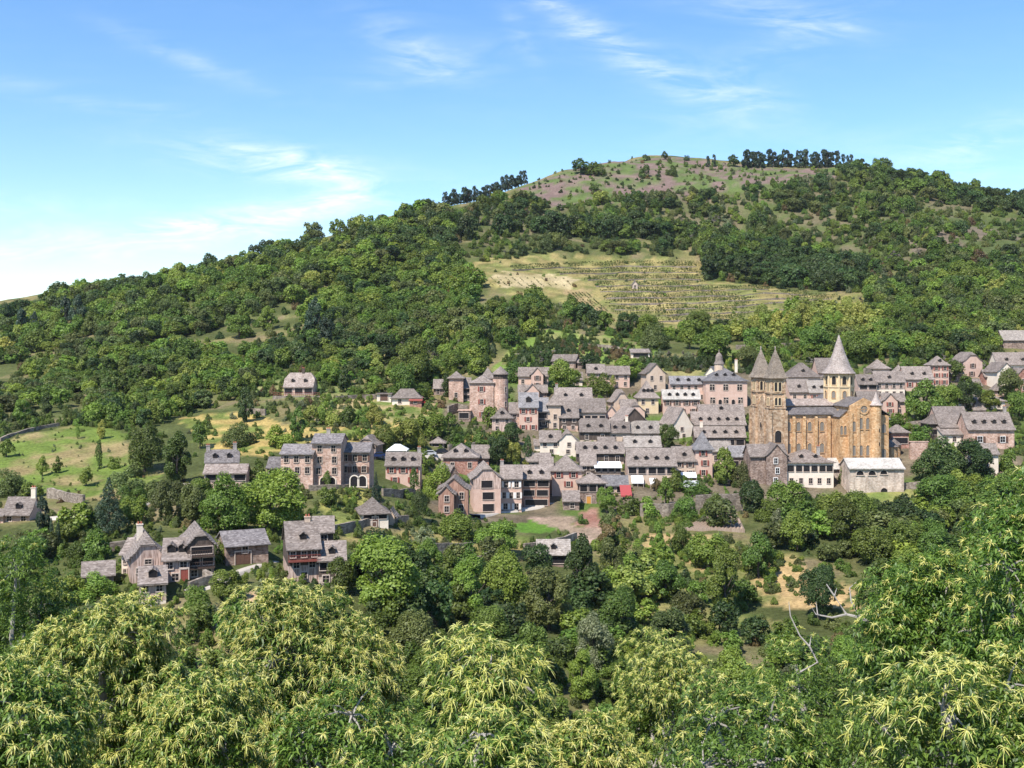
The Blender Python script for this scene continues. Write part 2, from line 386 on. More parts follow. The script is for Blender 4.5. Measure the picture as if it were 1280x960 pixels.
vs = scene.view_settings; vs.view_transform = 'Standard'; vs.look = 'None'; vs.exposure = 0.63; vs.gamma = 1.0; vs.use_curve_mapping = False
scene.cycles.max_bounces = 6; scene.cycles.transmission_bounces = 3; scene.cycles.diffuse_bounces = 3; scene.cycles.transparent_max_bounces = 4
scene.cycles.use_denoising = True

# ------------------------------------------------------------------ ground sheet
def inpoly(x, y, poly):
    ins = np.zeros(len(x), bool); n = len(poly)
    for i in range(n):
        x0, y0 = poly[i]; x1, y1 = poly[(i+1) % n]
        c = ((y0 > y) != (y1 > y)) & (x < (x1-x0)*(y-y0)/((y1-y0) or 1e-9)+x0)
        ins ^= c
    return ins
ZONES = [  # outline in the photograph, cover colour, second colour, patch size in metres
 ('meadow', [(-60,575),(30,548),(85,533),(150,541),(186,572),(206,604),(150,626),(110,628),(50,615),(-60,612)], (.125,.17,.036), (.25,.195,.09), 9),
 ('dry', [(222,522),(300,516),(390,538),(470,530),(520,512),(552,515),(548,530),(500,548),(470,556),(400,556),(330,572),(255,566)], (.40,.29,.105), (.13,.16,.04), 5),
 ('dry2', [(395,500),(520,495),(560,512),(545,525),(440,528),(398,520)], (.33,.25,.12), (.12,.16,.04), 5),
 ('dry3', [(330,470),(420,480),(500,485),(520,500),(400,500),(320,495)], (.20,.19,.08), (.10,.14,.04), 5),
 ('vineyard', [(572,331),(690,318),(878,323),(884,350),(960,360),(1080,368),(1076,380),(960,398),(880,408),(830,412),(770,408),(745,394),(700,378),(650,372),(600,352)], (.26,.21,.085), (.15,.155,.05), 7),
 ('vineyard_pale', [(600,346),(690,342),(725,352),(715,362),(640,358)], (.40,.32,.18), (.32,.26,.13), 8),
 ('vineyard_soil', [(700,364),(735,362),(765,392),(730,392)], (.30,.22,.11), (.22,.20,.08), 6),
 ('heath', [(640,238),(715,206),(800,197),(905,204),(1058,209),(1045,228),(950,240),(860,250),(770,254),(690,262)], (.175,.122,.105), (.095,.13,.04), 12),
 ('heath2', [(880,280),(1000,290),(1050,300),(1010,325),(930,312)], (.17,.13,.095), (.08,.10,.035), 14),
 ('upper_scrub', [(590,270),(690,262),(770,254),(860,250),(950,240),(1060,225),(1200,250),(1290,270),(1290,330),(1000,330),(880,300),(740,300),(600,310)], (.135,.115,.065), (.085,.105,.034), 15),
 ('slope', [(1100,260),(1290,280),(1290,340),(1150,330)], (.15,.12,.085), (.08,.10,.035), 24),
 ('terrace_field', [(618,470),(640,436),(690,412),(770,420),(800,430),(830,442),(760,458),(700,462)], (.13,.19,.04), (.22,.21,.08), 9),
 ('upper_field', [(820,470),(830,448),(920,438),(1010,428),(1000,440),(940,455),(880,478)], (.25,.22,.09), (.12,.16,.04), 8),
 ('terrace_garden', [(556,552),(562,541),(612,541),(612,554)], (.44,.25,.10), (.35,.22,.10), 6),
 ('yellow_field', [(398,612),(462,612),(468,640),(440,672),(405,655)], (.27,.25,.075), (.15,.17,.05), 7),
 ('below_barn', [(430,672),(520,664),(640,668),(700,690),(640,705),(520,700),(440,690)], (.26,.21,.085), (.12,.15,.04), 7),
 ('lawn', [(640,655),(682,648),(700,664),(660,668)], (.10,.19,.03), (.11,.20,.03), 9),
 ('rubble', [(660,650),(705,644),(720,660),(755,664),(755,684),(725,682),(700,664)], (.37,.26,.20), (.27,.20,.14), 4),
 ('house_bank', [(716,642),(748,630),(760,660),(735,662)], (.23,.115,.085), (.28,.16,.12), 4),
 ('dry_slope', [(800,668),(900,672),(985,694),(1060,735),(1070,765),(965,762),(930,746),(880,738),(830,712),(800,690)], (.40,.275,.13), (.16,.165,.055), 6),
 ('scrub_slope', [(740,720),(830,720),(900,760),(960,775),(1000,800),(800,800),(740,770)], (.20,.18,.07), (.10,.13,.035), 6),
 ('church_grass', [(1000,640),(1060,616),(1140,612),(1160,622),(1080,645),(1010,660)], (.26,.25,.085), (.14,.18,.045), 7),
 ('pink_path', [(262,770),(272,755),(285,772),(275,792)], (.50,.36,.29), (.45,.32,.25), 5),
 ('yard', [(300,742),(330,728),(352,740),(340,756),(302,756)], (.48,.33,.2), (.3,.22,.12), 4),
]
VILLAGE = [(535,640),(560,490),(640,470),(720,450),(840,470),(1000,460),(1290,440),(1290,600),(1160,610),(900,625),(760,650)]
def build_ground():
    ys = [-40.0]
    while ys[-1] < 2400: ys.append(ys[-1] + max(.9, min(14, .0075*max(ys[-1], 0)+.5)))
    ys = np.array(ys); ss = np.linspace(-.86, .86, 521)
    S, Y = np.meshgrid(ss, ys); X = S*(np.maximum(Y, -40)+75)
    x, y = X.ravel(), Y.ravel(); z = zmap(x, np.minimum(y, GY1-5)); z = z-np.clip(y-1300, 0, None)*.12
    near = np.clip((y-110)/60, 0, 1)
    z = z + (vnoise(x, y, 7, 3)-.5)*.9*near + (vnoise(x, y, 2.6, 4)-.5)*.35*near
    n1 = vnoise(x, y, 40, 5); n2 = vnoise(x, y, 11, 6); n3 = vnoise(x, y, 4, 8)
    base = np.array((.085,.098,.034))[None]*(.7+.6*n2[:, None]); dry = np.array((.235,.19,.085)); br = np.array((.17,.125,.09))
    w = np.clip((n1*.35+n2*.4+n3*.25-.47)*5, 0, 1)[:, None]*.75; col = base*(1-w)+dry*w
    w = np.clip((n2*.5+n3*.5-.62)*6, 0, 1)[:, None]*.5; col = col*(1-w)+br*w
    vp = hits(*zip(*VILLAGE)); msk = inpoly(x, y, vp[:, :2]) & (y > 200)
    vc = np.array((.15,.12,.08))*(.6+.8*n3[:, None])*np.array([[1, 1, 1]]); g = np.clip((n2-.58)*6, 0, 1)[:, None]  # bare brown ground, shade between the houses mixed into the colour
    col[msk] = (vc*(1-g)+np.array((.085,.125,.03))*g)[msk]
    jx = x+(n3-.5)*5*np.clip(y/300, .4, 2); jy = y+(n2-.5)*7*np.clip(y/300, .4, 2)
    for name, poly, c0, c1, sz in ZONES:
        pp = hits(*zip(*poly))[:, :2]; k = np.nonzero(inpoly(jx, jy, pp))[0]
        t = np.clip((vnoise(x[k], y[k], sz, 20+len(name))*.65+vnoise(x[k], y[k], sz*.35, 31)*.35-.42)*5, 0, 1)[:, None]
        c = np.array(c0)*(1-t)+np.array(c1)*t
        if name == 'vineyard':
            c = c*(.8+.4*n3[k][:, None])
        col[k] = c*(.85+.3*n3[k][:, None])
    ny, ns = X.shape
    idx = np.arange(ny*ns).reshape(ny, ns)
    q = np.stack([idx[:-1, :-1], idx[:-1, 1:], idx[1:, 1:], idx[1:, :-1]], -1).reshape(-1, 4)
    m, nt, b = node_mat('hillside_ground'); b.inputs['Roughness'].default_value = .95; b.inputs['Specular IOR Level'].default_value = .05
    at = nt.nodes.new('ShaderNodeAttribute'); at.attribute_name = 'cover'
    co = tex_co(nt); f1 = ramp(nt, noise_n(nt, co, 1.1, 8, .78), [(.3, .45), (.5, 1.0), (.7, 1.5)])
    f2 = ramp(nt, noise_n(nt, co, .13, 4, .6), [(.3, .82), (.7, 1.15)])
    c = mixc(nt, 1.0, mixc(nt, 1.0, at.outputs['Color'], f1, 'MULTIPLY'), f2, 'MULTIPLY')
    nt.links.new(c, b.inputs['Base Color']); bump(nt, b, noise_n(nt, co, 1.6, 5, .7), .8, .35)
    me = raw_mesh('hillside', np.stack([x, y, z], -1), q, [m])
    a = me.color_attributes.new('cover', 'FLOAT_COLOR', 'POINT')
    a.data.foreach_set('color', np.c_[np.clip(col, .005, .9), np.ones(len(x))].astype(np.float32).ravel())
    me.polygons.foreach_set('use_smooth', np.ones(len(q), bool))
    tag(link('ground', me), 'steep valley hillside with scrub, meadow and dry terraces', kind='structure')
build_ground()
# ------------------------------------------------------------------ houses
_cache = {}
def cached(key, fn):
    if key not in _cache: _cache[key] = fn()
    return _cache[key]
def window_mesh(w, h, style, fr):
    """surround standing proud of the wall, dark panes set into it, glazing bars; local z from 0 to h, front towards -y"""
    def mk():
        b = MB(); s = .14 if style != 'loggia' else .10; y1 = .02
        b.box(-w/2, w/2, -.05, y1, 0, h, 1)                                       # panes
        b.box(-w/2-s, -w/2, -.13, y1, -s, h+s, 0); b.box(w/2, w/2+s, -.13, y1, -s, h+s, 0)
        b.box(-w/2, w/2, -.13, y1, h, h+s*1.2, 0); b.box(-w/2, w/2, -.17, y1, -s, 0, 0)
        if style == 'cross':                                                      # stone mullion and transom
            b.box(-.07, .07, -.11, -.05, 0, h, 0); b.box(-w/2, -.07, -.11, -.05, h*.6, h*.6+.12, 0); b.box(.07, w/2, -.11, -.05, h*.6, h*.6+.12, 0)
        elif style in ('plain', 'shut'):
            b.box(-.025, .025, -.075, -.05, 0, h, 0); b.box(-w/2, -.025, -.075, -.05, h*.5, h*.5+.04, 0); b.box(.025, w/2, -.075, -.05, h*.5, h*.5+.04, 0)
        return b.me('window', [M[fr], M['glass']])
    return cached(('win', round(w, 1), round(h, 1), style, fr), mk)
def arch_mesh(w, h, fr='pale', pane='glass', depth=.18):
    """round-headed opening with a voussoir surround"""
    def mk():
        b = MB(); r = w/2; zs = h-r; n = 10; s = max(.16, w*.14)
        arc = [(r*math.cos(math.pi*k/n), zs+r*math.sin(math.pi*k/n)) for k in range(n+1)]
        b.prism([(-r, 0), (r, 0)]+arc[1:-1] if zs < .01 else [(-r, 0), (r, 0)]+arc, -.04, .02, 1)
        outer = [((r+s)*math.cos(math.pi*k/n), zs+(r+s)*math.sin(math.pi*k/n)) for k in range(n+1)]
        for k in range(n): b.prism([arc[k], outer[k], outer[k+1], arc[k+1]], -depth, .02, 0)
        if zs > .05:
            b.box(-r-s, -r, -depth, .02, 0, zs, 0); b.box(r, r+s, -depth, .02, 0, zs, 0)
        b.box(-r-s, r+s, -depth-.04, .02, -.16, 0, 0)
        return b.me('arched_window', [M[fr], M[pane]])
    return cached(('arch', round(w, 1), round(h, 1), fr, pane), mk)
def shutter_mesh(w, h, mat):
    def mk():
        b = MB(); b.box(-w/2, w/2, -.20, -.14, 0, h); 
        for k in range(3): b.box(-w/2+.03, w/2-.03, -.22, -.20, h*(.12+.36*k), h*(.12+.36*k)+.08)
        return b.me('shutter', M[mat])
    return cached(('shut', round(w, 2), round(h, 1), mat), mk)
def door_mesh(w, h, mat):
    def mk():
        b = MB(); b.box(-w/2, w/2, -.06, .02, 0, h, 1)
        b.box(-w/2-.16, -w/2, -.14, .02, 0, h+.2, 0); b.box(w/2, w/2+.16, -.14, .02, 0, h+.2, 0); b.box(-w/2, w/2, -.14, .02, h, h+.2, 0)
        for k in range(3): b.box(-w/2+w*(.08+.3*k), -w/2+w*(.08+.3*k)+w*.22, -.085, -.06, .15, h-.15, 1)
        return b.me('door', [M['frame'], M[mat]])
    return cached(('door', round(w, 1), round(h, 1), mat), mk)
def dormer_mesh(w, h, dep, rmat):
    """slate-roofed lucarne: cheeks, dark opening, small pitched roof; front towards -y, sill at z=0"""
    def mk():
        b = MB(); r = w*.30
        b.prism([(-w/2, 0), (w/2, 0), (w/2, h), (0, h+r), (-w/2, h)], 0, dep, 0)
        b.box(-w/2+.1, w/2-.1, -.03, 0, .1, h-.05, 1)
        o = .16
        b.slab([[(-w/2-o, -.22, h-.08), (0, -.22, h+r+.1), (0, dep, h+r+.1), (-w/2-o, dep, h-.08)],
                [(0, -.22, h+r+.1), (w/2+o, -.22, h-.08), (w/2+o, dep, h-.08), (0, dep, h+r+.1)]], .1, 2)
        return b.me('dormer', [M['wood'], M['glass'], M[rmat]])
    return cached(('dorm', round(w, 1), round(h, 1), round(dep, 1), rmat), mk)
def chimney_mesh(w, h, mat):
    def mk():
        b = MB(); b.box(-w/2, w/2, -w*.35, w*.35, -1.5, h, 0); b.box(-w/2-.08, w/2+.08, -w*.35-.08, w*.35+.08, h, h+.14, 0)
        for sx in (-1, 1): b.box(sx*w*.25-.11, sx*w*.25+.11, -.11, .11, h+.14, h+.5, 1)
        return b.me('chimney', [M[mat], M['brick']])
    return cached(('chim', round(w, 1), round(h, 1), mat), mk)

def side_profile(kind, w, h, d, rise):
    """outline (x, z) of the end or front wall under the roof"""
def roof_mesh(kind, w, d, h, rise, ov, og, clip, mat, th=.22):
    """kind: side (ridge along x), front (ridge along y), hip, pyr, mono, flat; clip: share of the rise cut off as a half hip"""
    b = MB(); fl = .62                              # the foot of the slope kicks out flatter over the eaves
    def prof(half):
        # points from the eaves tip to the ridge as (distance from the middle, z)
        s = rise/half; f = min(.9, half*.25)
        zk = h+f*s; return [(half+ov, zk-(f+ov)*s*fl), (half-f, zk), (0, h+rise)]
    def ridge_roof(W, D, flip):
        # ridge along the first axis of length W, slopes span D
        p = prof(D/2); (e0, ze), (e1, zk), (_, zr) = p; L = W/2+og
        polys = []
        cz = h+rise*(1-clip); cx = rise*clip/max(rise/(D/2), .1)*.9; ec = (D/2)*clip
        for sg in (-1, 1):
            if clip > 0:
                q1 = [(-L, sg*e0, ze), (L, sg*e0, ze), (L, sg*e1, zk), (-L, sg*e1, zk)]
                q2 = [(-L, sg*e1, zk), (L, sg*e1, zk), (L, sg*ec, cz), (L-cx, 0, zr), (-L+cx, 0, zr), (-L, sg*ec, cz)]
            else:
                q1 = [(-L, sg*e0, ze), (L, sg*e0, ze), (L, sg*e1, zk), (-L, sg*e1, zk)]
                q2 = [(-L, sg*e1, zk), (L, sg*e1, zk), (L, 0, zr), (-L, 0, zr)]
            for q in (q1, q2): polys.append(q if sg < 0 else q[::-1])
        if clip > 0:
            polys.append([(L, -ec, cz), (L, ec, cz), (L-cx, 0, zr)]); polys.append([(-L, ec, cz), (-L, -ec, cz), (-L+cx, 0, zr)])
        return polys
    if kind == 'side':
        polys = ridge_roof(w, d, False)
    elif kind == 'front':
        polys = [[(-y, x, z) for x, y, z in q] for q in ridge_roof(d, w, True)]
    elif kind in ('hip', 'pyr'):
        m = min(w, d)/2; p = prof(m); (e0, ze), (e1, zk), (_, zr) = p
        rx, ry = max(0, w/2-m), max(0, d/2-m)
        ring = lambda k, z: [(-(rx+k), -(ry+k), z), (rx+k, -(ry+k), z), (rx+k, ry+k, z), (-(rx+k), ry+k, z)]
        A, B = ring(e0, ze), ring(e1, zk); polys = []
        for k in range(4): polys.append([A[k], A[(k+1) % 4], B[(k+1) % 4], B[k]])
        if kind == 'pyr' or (rx < .05 and ry < .05):
            for k in range(4): polys.append([B[k], B[(k+1) % 4], (0, 0, zr)])
        elif rx >= ry:
            a, c = (-rx, 0, zr), (rx, 0, zr)
            polys += [[B[0], B[1], c, a], [B[1], B[2], c], [B[2], B[3], a, c], [B[3], B[0], a]]
        else:
            a, c = (0, -ry, zr), (0, ry, zr)
            polys += [[B[0], B[1], a], [B[1], B[2], c, a], [B[2], B[3], c], [B[3], B[0], a, c]]
    elif kind == 'mono':
        polys = [[(-w/2-og, -d/2-ov, h-ov*rise/d), (w/2+og, -d/2-ov, h-ov*rise/d), (w/2+og, d/2+.2, h+rise), (-w/2-og, d/2+.2, h+rise)]]
    else:
        polys = [[(-w/2-og, -d/2-ov, h), (w/2+og, -d/2-ov, h), (w/2+og, d/2+ov, h), (-w/2-og, d/2+ov, h)]]
    b.slab([[(x, y+d/2, z+.06) for x, y, z in q] for q in polys], th)
    return b.me('roof', M[mat])
def wall_mesh(kind, w, d, h, rise, clip, found, mat, upper=None):
    b = MB(); z0 = -found; slots = [M[mat]]
    b.box(-w/2, w/2, 0, d, z0, h)
    k = .0
    if upper: slots.append(M[upper]); k = 1
    if kind == 'side':
        cz, ec = h+(rise-.12)*(1-clip), d/2*clip
        g = [(0, h), (d, h), (d/2+ec, cz), (d/2-ec, cz)] if clip else [(0, h), (d, h), (d/2, h+rise-.12)]
        for x0, x1 in ((-w/2, -w/2+.4), (w/2-.4, w/2)):
            i = len(b.v); n = len(g); b.v += [(x0, y, z) for y, z in g]+[(x1, y, z) for y, z in g]
            b.f.append(tuple(range(i+n-1, i-1, -1))); b.f.append(tuple(range(i+n, i+2*n)))
            for q in range(n): q2 = (q+1) % n; b.f.append((i+q, i+q2, i+n+q2, i+n+q))
            b.m += [int(k)]*(n+2)
    elif kind == 'front':
        cz, ec = h+(rise-.12)*(1-clip), w/2*clip
        g = [(-w/2, h), (w/2, h), (ec, cz), (-ec, cz)] if clip else [(-w/2, h), (w/2, h), (0, h+rise-.12)]
        b.prism(g, 0, .4, int(k)); b.prism(g, d-.4, d, int(k))
    elif kind == 'mono':
        for x0, x1 in ((-w/2, -w/2+.3), (w/2-.3, w/2)):
            i = len(b.v); g = [(0, h), (d, h), (d, h+rise-.1)]; b.v += [(x0, y, z) for y, z in g]+[(x1, y, z) for y, z in g]
            b.f.append((i+2, i+1, i)); b.f.append((i+3, i+4, i+5))
            for q in range(3): q2 = (q+1) % 3; b.f.append((i+q, i+q2, i+3+q2, i+3+q))
            b.m += [0]*5
    if upper and h > 3:                         # boarded or timbered top storey, 2 cm proud
        b.box(-w/2-.03, w/2+.03, -.03, d+.03, h-2.5, h-.02, 1)
    return b.me('wall', slots)

FOOT, RECT = [], []
HOUSES = {}          # name -> (root, u centre, v base, label) used as landmarks
def place(u0, u1, v, D=None):
    uc = (u0+u1)/2
    if D is None: x, D, z = hit(uc, v)
    return (uc-640)/F*D, D, (HZ-v)/F*D
def block(root, u0, u1, vr, ve, vb, origin, roof='side', wall='pink', rmat='lauze', yaw=0.0, depth=None, clip=0.0, ov=.62, og=.28,
          win=None, style='plain', fr='frame', shut=None, dorm=0, chim=(), door=None, upper=None, side=0, dw=1.0, D=None, pitch=1.12, found=6, rise=None, wsz=None, doorat=.5, push=0.0):
    """one volume of a house, measured on the photograph: left, right, ridge, eaves and base"""
    x, y, z = place(u0, u1, vb, D); y += push; z = (HZ-vb)/F*y; x = ((u0+u1)/2-640)/F*y
    s = y/F; w = (u1-u0)*s/max(math.cos(yaw), .6); h = (vb-ve)*s
    ca, sa = math.cos(yaw), math.sin(yaw)
    ray = (HZ-vr)*s
    if roof in ('side', 'hip') and depth is None:
        # the ridge lies half the depth behind the front: solve rise = pitch * depth / 2
        a = (HZ-vr)/F; rise_ = (ray-(z+h)) / max(.3, 1-a/pitch); depth_ = 2*rise_/pitch
        if roof == 'hip' and depth_ > w*1.25: depth_ = w*1.05
        depth_ = min(max(depth_, 4.5), 16)
        rise_ = (HZ-vr)/F*(y+depth_/2)-(z+h)
    else:
        depth_ = depth or min(max(w*1.1, 5.5), 12)
        back = depth_/2 if roof in ('side', 'hip', 'pyr') else 0
        rise_ = (HZ-vr)/F*(y+back)-(z+h)
    if rise is not None: rise_ = rise
    rise_ = max(rise_, .4); d = depth_
    inv = Matrix.Rotation(-origin[3], 4, 'Z')
    loc = inv @ Vector((x-origin[0], y-origin[1], z-origin[2])); rz = yaw-origin[3]
    def part(name, me, p=(0, 0, 0), par=None, r=0.0):
        o = link(name, me, root if par is None else par)
        if par is None:
            c, s_ = math.cos(rz), math.sin(rz); o.location = (loc.x+p[0]*c-p[1]*s_, loc.y+p[0]*s_+p[1]*c, loc.z+p[2]); o.rotation_euler = (0, 0, rz+r)
        else: o.location = p; o.rotation_euler = (0, 0, r)
        return o
    wl = Vector((x, y)); FOOT.append((x, y, ca, sa, w, d)); RECT.append((u0, u1, vr, vb, y))
    wo = part('wall', wall_mesh(roof, w, d, h, rise_, clip, found, wall, upper))
    ro = part('roof', roof_mesh(roof, w, d, h, rise_, ov, og, clip, rmat))
    # windows: rows of counts from the top storey down
    if win is None: win = [max(1, round(w/3.0))]*max(1, round(h/2.9))
    rows = len(win); sh = h/rows
    for r_, n in enumerate(win):
        st = style if not isinstance(style, (list, tuple)) else style[min(r_, len(style)-1)]
        if n == 0: continue
        wh = min(1.45, sh*.55); ww = min(.95, w/n*.45)
        if st == 'loggia': ww, wh = w/n*.8, min(1.7, sh*.62)
        if wsz: ww, wh = wsz
        if st == 'arch': ww, wh = min(1.5, w/n*.55), min(2.3, sh*.75)
        zb = h-sh*(r_+1)+(sh-wh)*.52 if st != 'arch' else h-sh*(r_+1)+.15
        for k in range(n):
            px = -w/2+w*(k+.5)/n+rnd.uniform(-.06, .06)*w/n
            if st == 'arch': part('arched_window', arch_mesh(ww, wh), (px, 0, zb)); continue
            wo_ = part('window', window_mesh(ww, wh, st, fr), (px, -.0 if not (upper and r_ == 0) else -.03, zb))
            if shut and st != 'loggia':
                sw = ww*.5
                for sg in (-1, 1): part('shutter', shutter_mesh(sw, wh, shut), (sg*(ww/2+.14+sw/2), 0, 0), wo_)
    for k in range(side):                       # a few windows in the end wall the camera sees
        sg = -1 if x*ca+y*sa*1.0 > 0 or yaw > .1 else 1
        if yaw > .1: sg = -1
        elif yaw < -.1: sg = 1
        else: sg = -1 if x > 0 else 1
        part('window', window_mesh(.8, 1.2, 'plain', fr), (sg*w/2, d*(.3+.4*(k % 2)), h-1.9-2.7*(k//2)), None, R(90)*sg)
    if door:
        part('door', door_mesh(1.1 if door != 'garage' else 2.4, 2.1, 'shutter_brown' if door in ('garage', True) else door), (-w/2+w*doorat, -.012, .05))
    # lucarnes on the front slope
    if dorm:
        half = {'side': d/2, 'hip': min(w, d)/2, 'pyr': min(w, d)/2}.get(roof, d/2); t = .36
        sl = rise_/half
        for k in range(dorm):
            span = w*(.86 if roof == 'side' else .62); px = -span/2+span*(k+.5)/dorm
            zz = h+rise_*t; yy = half*t
            part('dormer', dormer_mesh(1.0*dw, .82*dw, min(2.2, 1.5*dw/sl+.4), rmat), (px, yy-.25, zz-.1), ro)
    for c in chim:
        fx, hh, mt = (*c, 'greystone')[:3]
        part('chimney', chimney_mesh(.85, hh, mt), (-w/2+w*fx, d/2, h+rise_-.25), ro)
    return dict(w=w, h=h, d=d, rise=rise_, x=x, y=y, z=z, part=part, wall=wo, roof=ro)
def house(key, label, u0, u1, vr, ve, vb, cat='house', name='stone_house', blocks=(), yaw=0.0, group='slate roofed houses of the village', **k):
    x, y, z = place(u0, u1, vb, k.get('D')); y += k.get('push', 0); z = (HZ-vb)/F*y; x = ((u0+u1)/2-640)/F*y
    root = empty(name, (x, y, z), yaw); tag(root, label, cat, group)
    org = (x, y, z, yaw)
    info = block(root, u0, u1, vr, ve, vb, org, yaw=yaw, **k)
    for bk in blocks:
        a = dict(bk); us = a.pop('b'); a.setdefault('D', None)
        block(root, *us, org, **a)
    HOUSES[key] = (root, (u0+u1)/2, vb, label, org, info)
    return root, info
V = 'slate roofed houses of the village'
def H(key, label, *us, **k): return house(key, label, *us, **k)
PK, RS, BR, RD, WH, CR, GST, PL = 'pink', 'rose', 'brown', 'red', 'white', 'cream', 'greystone', 'pale'
LD, LP, LB, LW = 'lauze_dark', 'lauze_sunlit', 'lauze_blue', 'lauze_brown'
SR, SB, SG = 'shutter_red', 'shutter_brown', 'shutter_grey'
# ---- château quarter
r, i = H('castle', 'tall blank pink castle with a round corner tower under a conical cap', 587,617, 469,478.5,526, cat='castle', name='small_castle', roof='hip', wall=PK,
  win=[1,1,1], shut=SR, ov=.5, depth=12, group=None, blocks=[dict(b=(601,618,459,472,520), roof='pyr', wall=PK, win=[0], depth=6, D=None, push=6)])
z0, s = i['z'], i['y']/F
mb = MB(); R0 = 9.6*s; H0 = (526-474)*s
mb.lathe([(R0, -5), (R0, H0), (0, H0)], 20)
o = mb.build('round_tower', M['pink'], r); o.location = ((625.5-602)*s, R0*.75, 0)
mb = MB(); mb.lathe([(R0*.93, H0), (R0*.93, H0+1.7)], 20, m=0); mb.lathe([(R0*1.13, H0+1.5), (R0*1.0, H0+2.0), (.05, H0+4.0)], 20, m=1); mb.lathe([(R0*1.13, H0+1.42), (0.05, H0+1.42)], 20, m=1)
c = mb.build('conical_roof', [M['wood'], M['lauze']], o)
for k, zz in enumerate((H0-4, H0-8.5)):
    w = link('window', window_mesh(.8, 1.5, 'plain', 'frame'), o); w.location = (R0*math.cos(R(-48)), R0*math.sin(R(-48)), zz); w.rotation_euler = (0, 0, R(42))
H('towerhouse', 'slim stone tower house with a pyramid cap, just left of the castle', 561,579, 464,472,501, roof='pyr', wall=PK, depth=5.5, win=[0,1],
  blocks=[dict(b=(578,588,472,485,500), roof='side', wall='timber', win=[1,1], style='loggia'), dict(b=(573,588,511,513,526), roof='flat', wall=BR, rmat='pink', win=[1], style='loggia', depth=5, ov=.2)])
H('lowcastle', 'low grey roofed cottage behind a small tree, leftmost of the castle group', 542,563, 474,485,495, wall=BR, win=[2])
H('whitered', 'white walled cottage with a pale hipped roof and red lean-to by the hillside road', 490,526, 486,497,506, roof='hip', wall=WH, rmat='lauze', win=[2], name='cottage', group=None,
  blocks=[dict(b=(512,527,497,500,506), roof='mono', wall=RD, rmat='shutter_red', win=[1], depth=3, push=-2.5)])
H('flatgarage', 'small flat roofed white garage beside the pale hipped cottage', 471,489, 489,492,501, roof='flat', wall=WH, rmat='lauze', win=[0], door='garage', cat='garage', name='garage', depth=5, group=None)
H('hillvilla', 'lone house on the wooded slope with two dormers and a red railed terrace', 355,391, 466,483.5,494, clip=.45, wall=RS, rmat=LW, win=[3], dorm=2, chim=[(.6,1.6,'wood')], name='villa', group=None, style='loggia', pitch=1.2)
H('wingate', 'pink house with a little cross gable above a stepped forecourt, right of the castle tower', 648,685, 459,470,484, wall=RS, win=[3], yaw=R(-5),
  blocks=[dict(b=(664,679,459,468,486), roof='front', wall=RS, win=[1,1], push=-2.0, shut=SB, depth=7)])
H('lowgable', 'small pink gabled house half hidden behind a blue-grey roof', 648,684, 481,490,498, wall=BR, win=[2], blocks=[dict(b=(657,674,479.5,489,499), roof='front', wall=RS, win=[1], shut=SR, push=-2, depth=7)])
H('bluedormer', 'pink house with red shutters and one big dormer in its blue-grey roof', 649,672.5, 490.5,509,539, wall=RS, rmat=LB, win=[2,1,2], shut=SR, dorm=1, dw=1.6, side=0,
  blocks=[dict(b=(672,685,497,514,536), wall=BR, rmat=LB, win=[1,1], style='loggia'), dict(b=(673,686,520,524,533), roof='mono', wall=BR, win=[1], push=-2.5, depth=4)])
H('hipcottage', 'little pink timbered house with a hipped roof at the foot of the castle', 615,640, 509.5,522,540, roof='hip', wall='timber', win=[2,2], dorm=1, side=0)
H('slopeleft', 'narrow cottage with a steep slate slope wedged left of the blue-grey roofed house', 637,650, 503,516,536, roof='side', wall=PK, win=[1,1])
H('tallhip', 'narrow tall house with a double slate eave and a single dark doorway', 685,701, 493,505,537, roof='hip', wall=CR, win=[0,1,1], depth=6.5)
H('bigroofup', 'broad patched slate roof on the upper edge of the roof cluster', 694,740, 484.5,501,519, wall=PK, win=[4], dorm=2, chim=[(.05,1.3)])
H('bigroofmid', 'house with cream loggia bays under a wide slate roof, centre of the cluster', 721,757, 498,515,531, wall=CR, win=[4], style='loggia')
H('bigroofleft', 'house with dark boarded top storey under a deep slate roof, left of the cream loggia', 699,723, 501,522,538, wall=PK, upper='wood', win=[2,2], dorm=1)
H('farm', 'dark gabled barn peeping over the big round tree above the roofs', 690,719, 443,451,461, wall=BR, roof='side', win=[1], yaw=R(-22), name='barn', cat='barn', group=None)
H('longpinkleft', 'left half of the long pink house in the upper gardens, under a hipped roof', 734,756, 455,466,484, roof='side', wall=RS, win=[2,2], dorm=1)
H('longpinkright', 'right half of the long pink house in the upper gardens, with a plain slate roof', 755.5,787, 457.5,467.5,484, roof='side', wall=RS, win=[3,3], shut=None, side=0)
H('halftimber', 'tall gabled cream house with a timbered gable, standing alone above the roofs', 808,832, 454,467,490, roof='front', wall=CR, win=[2,1], rmat='lauze', yaw=R(9), ov=.7, upper=None)
H('steepdorm', 'ochre house with a steep dormered hip roof below the timbered gable', 798,823, 476,497,519, roof='hip', wall='yellow', win=[2,1], dorm=3, depth=9, upper=None)
H('curvy', 'small whitewashed gable with curved eaves left of the steep dormered roof', 767,788, 487,502,514, roof='front', wall=CR, win=[1], yaw=R(12), clip=.25)
H('arcgable', 'little gabled house with a rounded barge roof under the ochre house', 784,806, 503,514,524, roof='front', wall=RS, win=[1], clip=.35, shut=SR)
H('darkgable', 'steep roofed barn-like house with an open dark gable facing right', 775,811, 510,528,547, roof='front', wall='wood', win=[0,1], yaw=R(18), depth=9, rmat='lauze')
H('tinygable', 'tiny pink gable squeezed between slate roofs left of the open dark gable', 755,773, 508,519,530, roof='front', wall=RS, win=[1], shut=SR, yaw=R(-6))
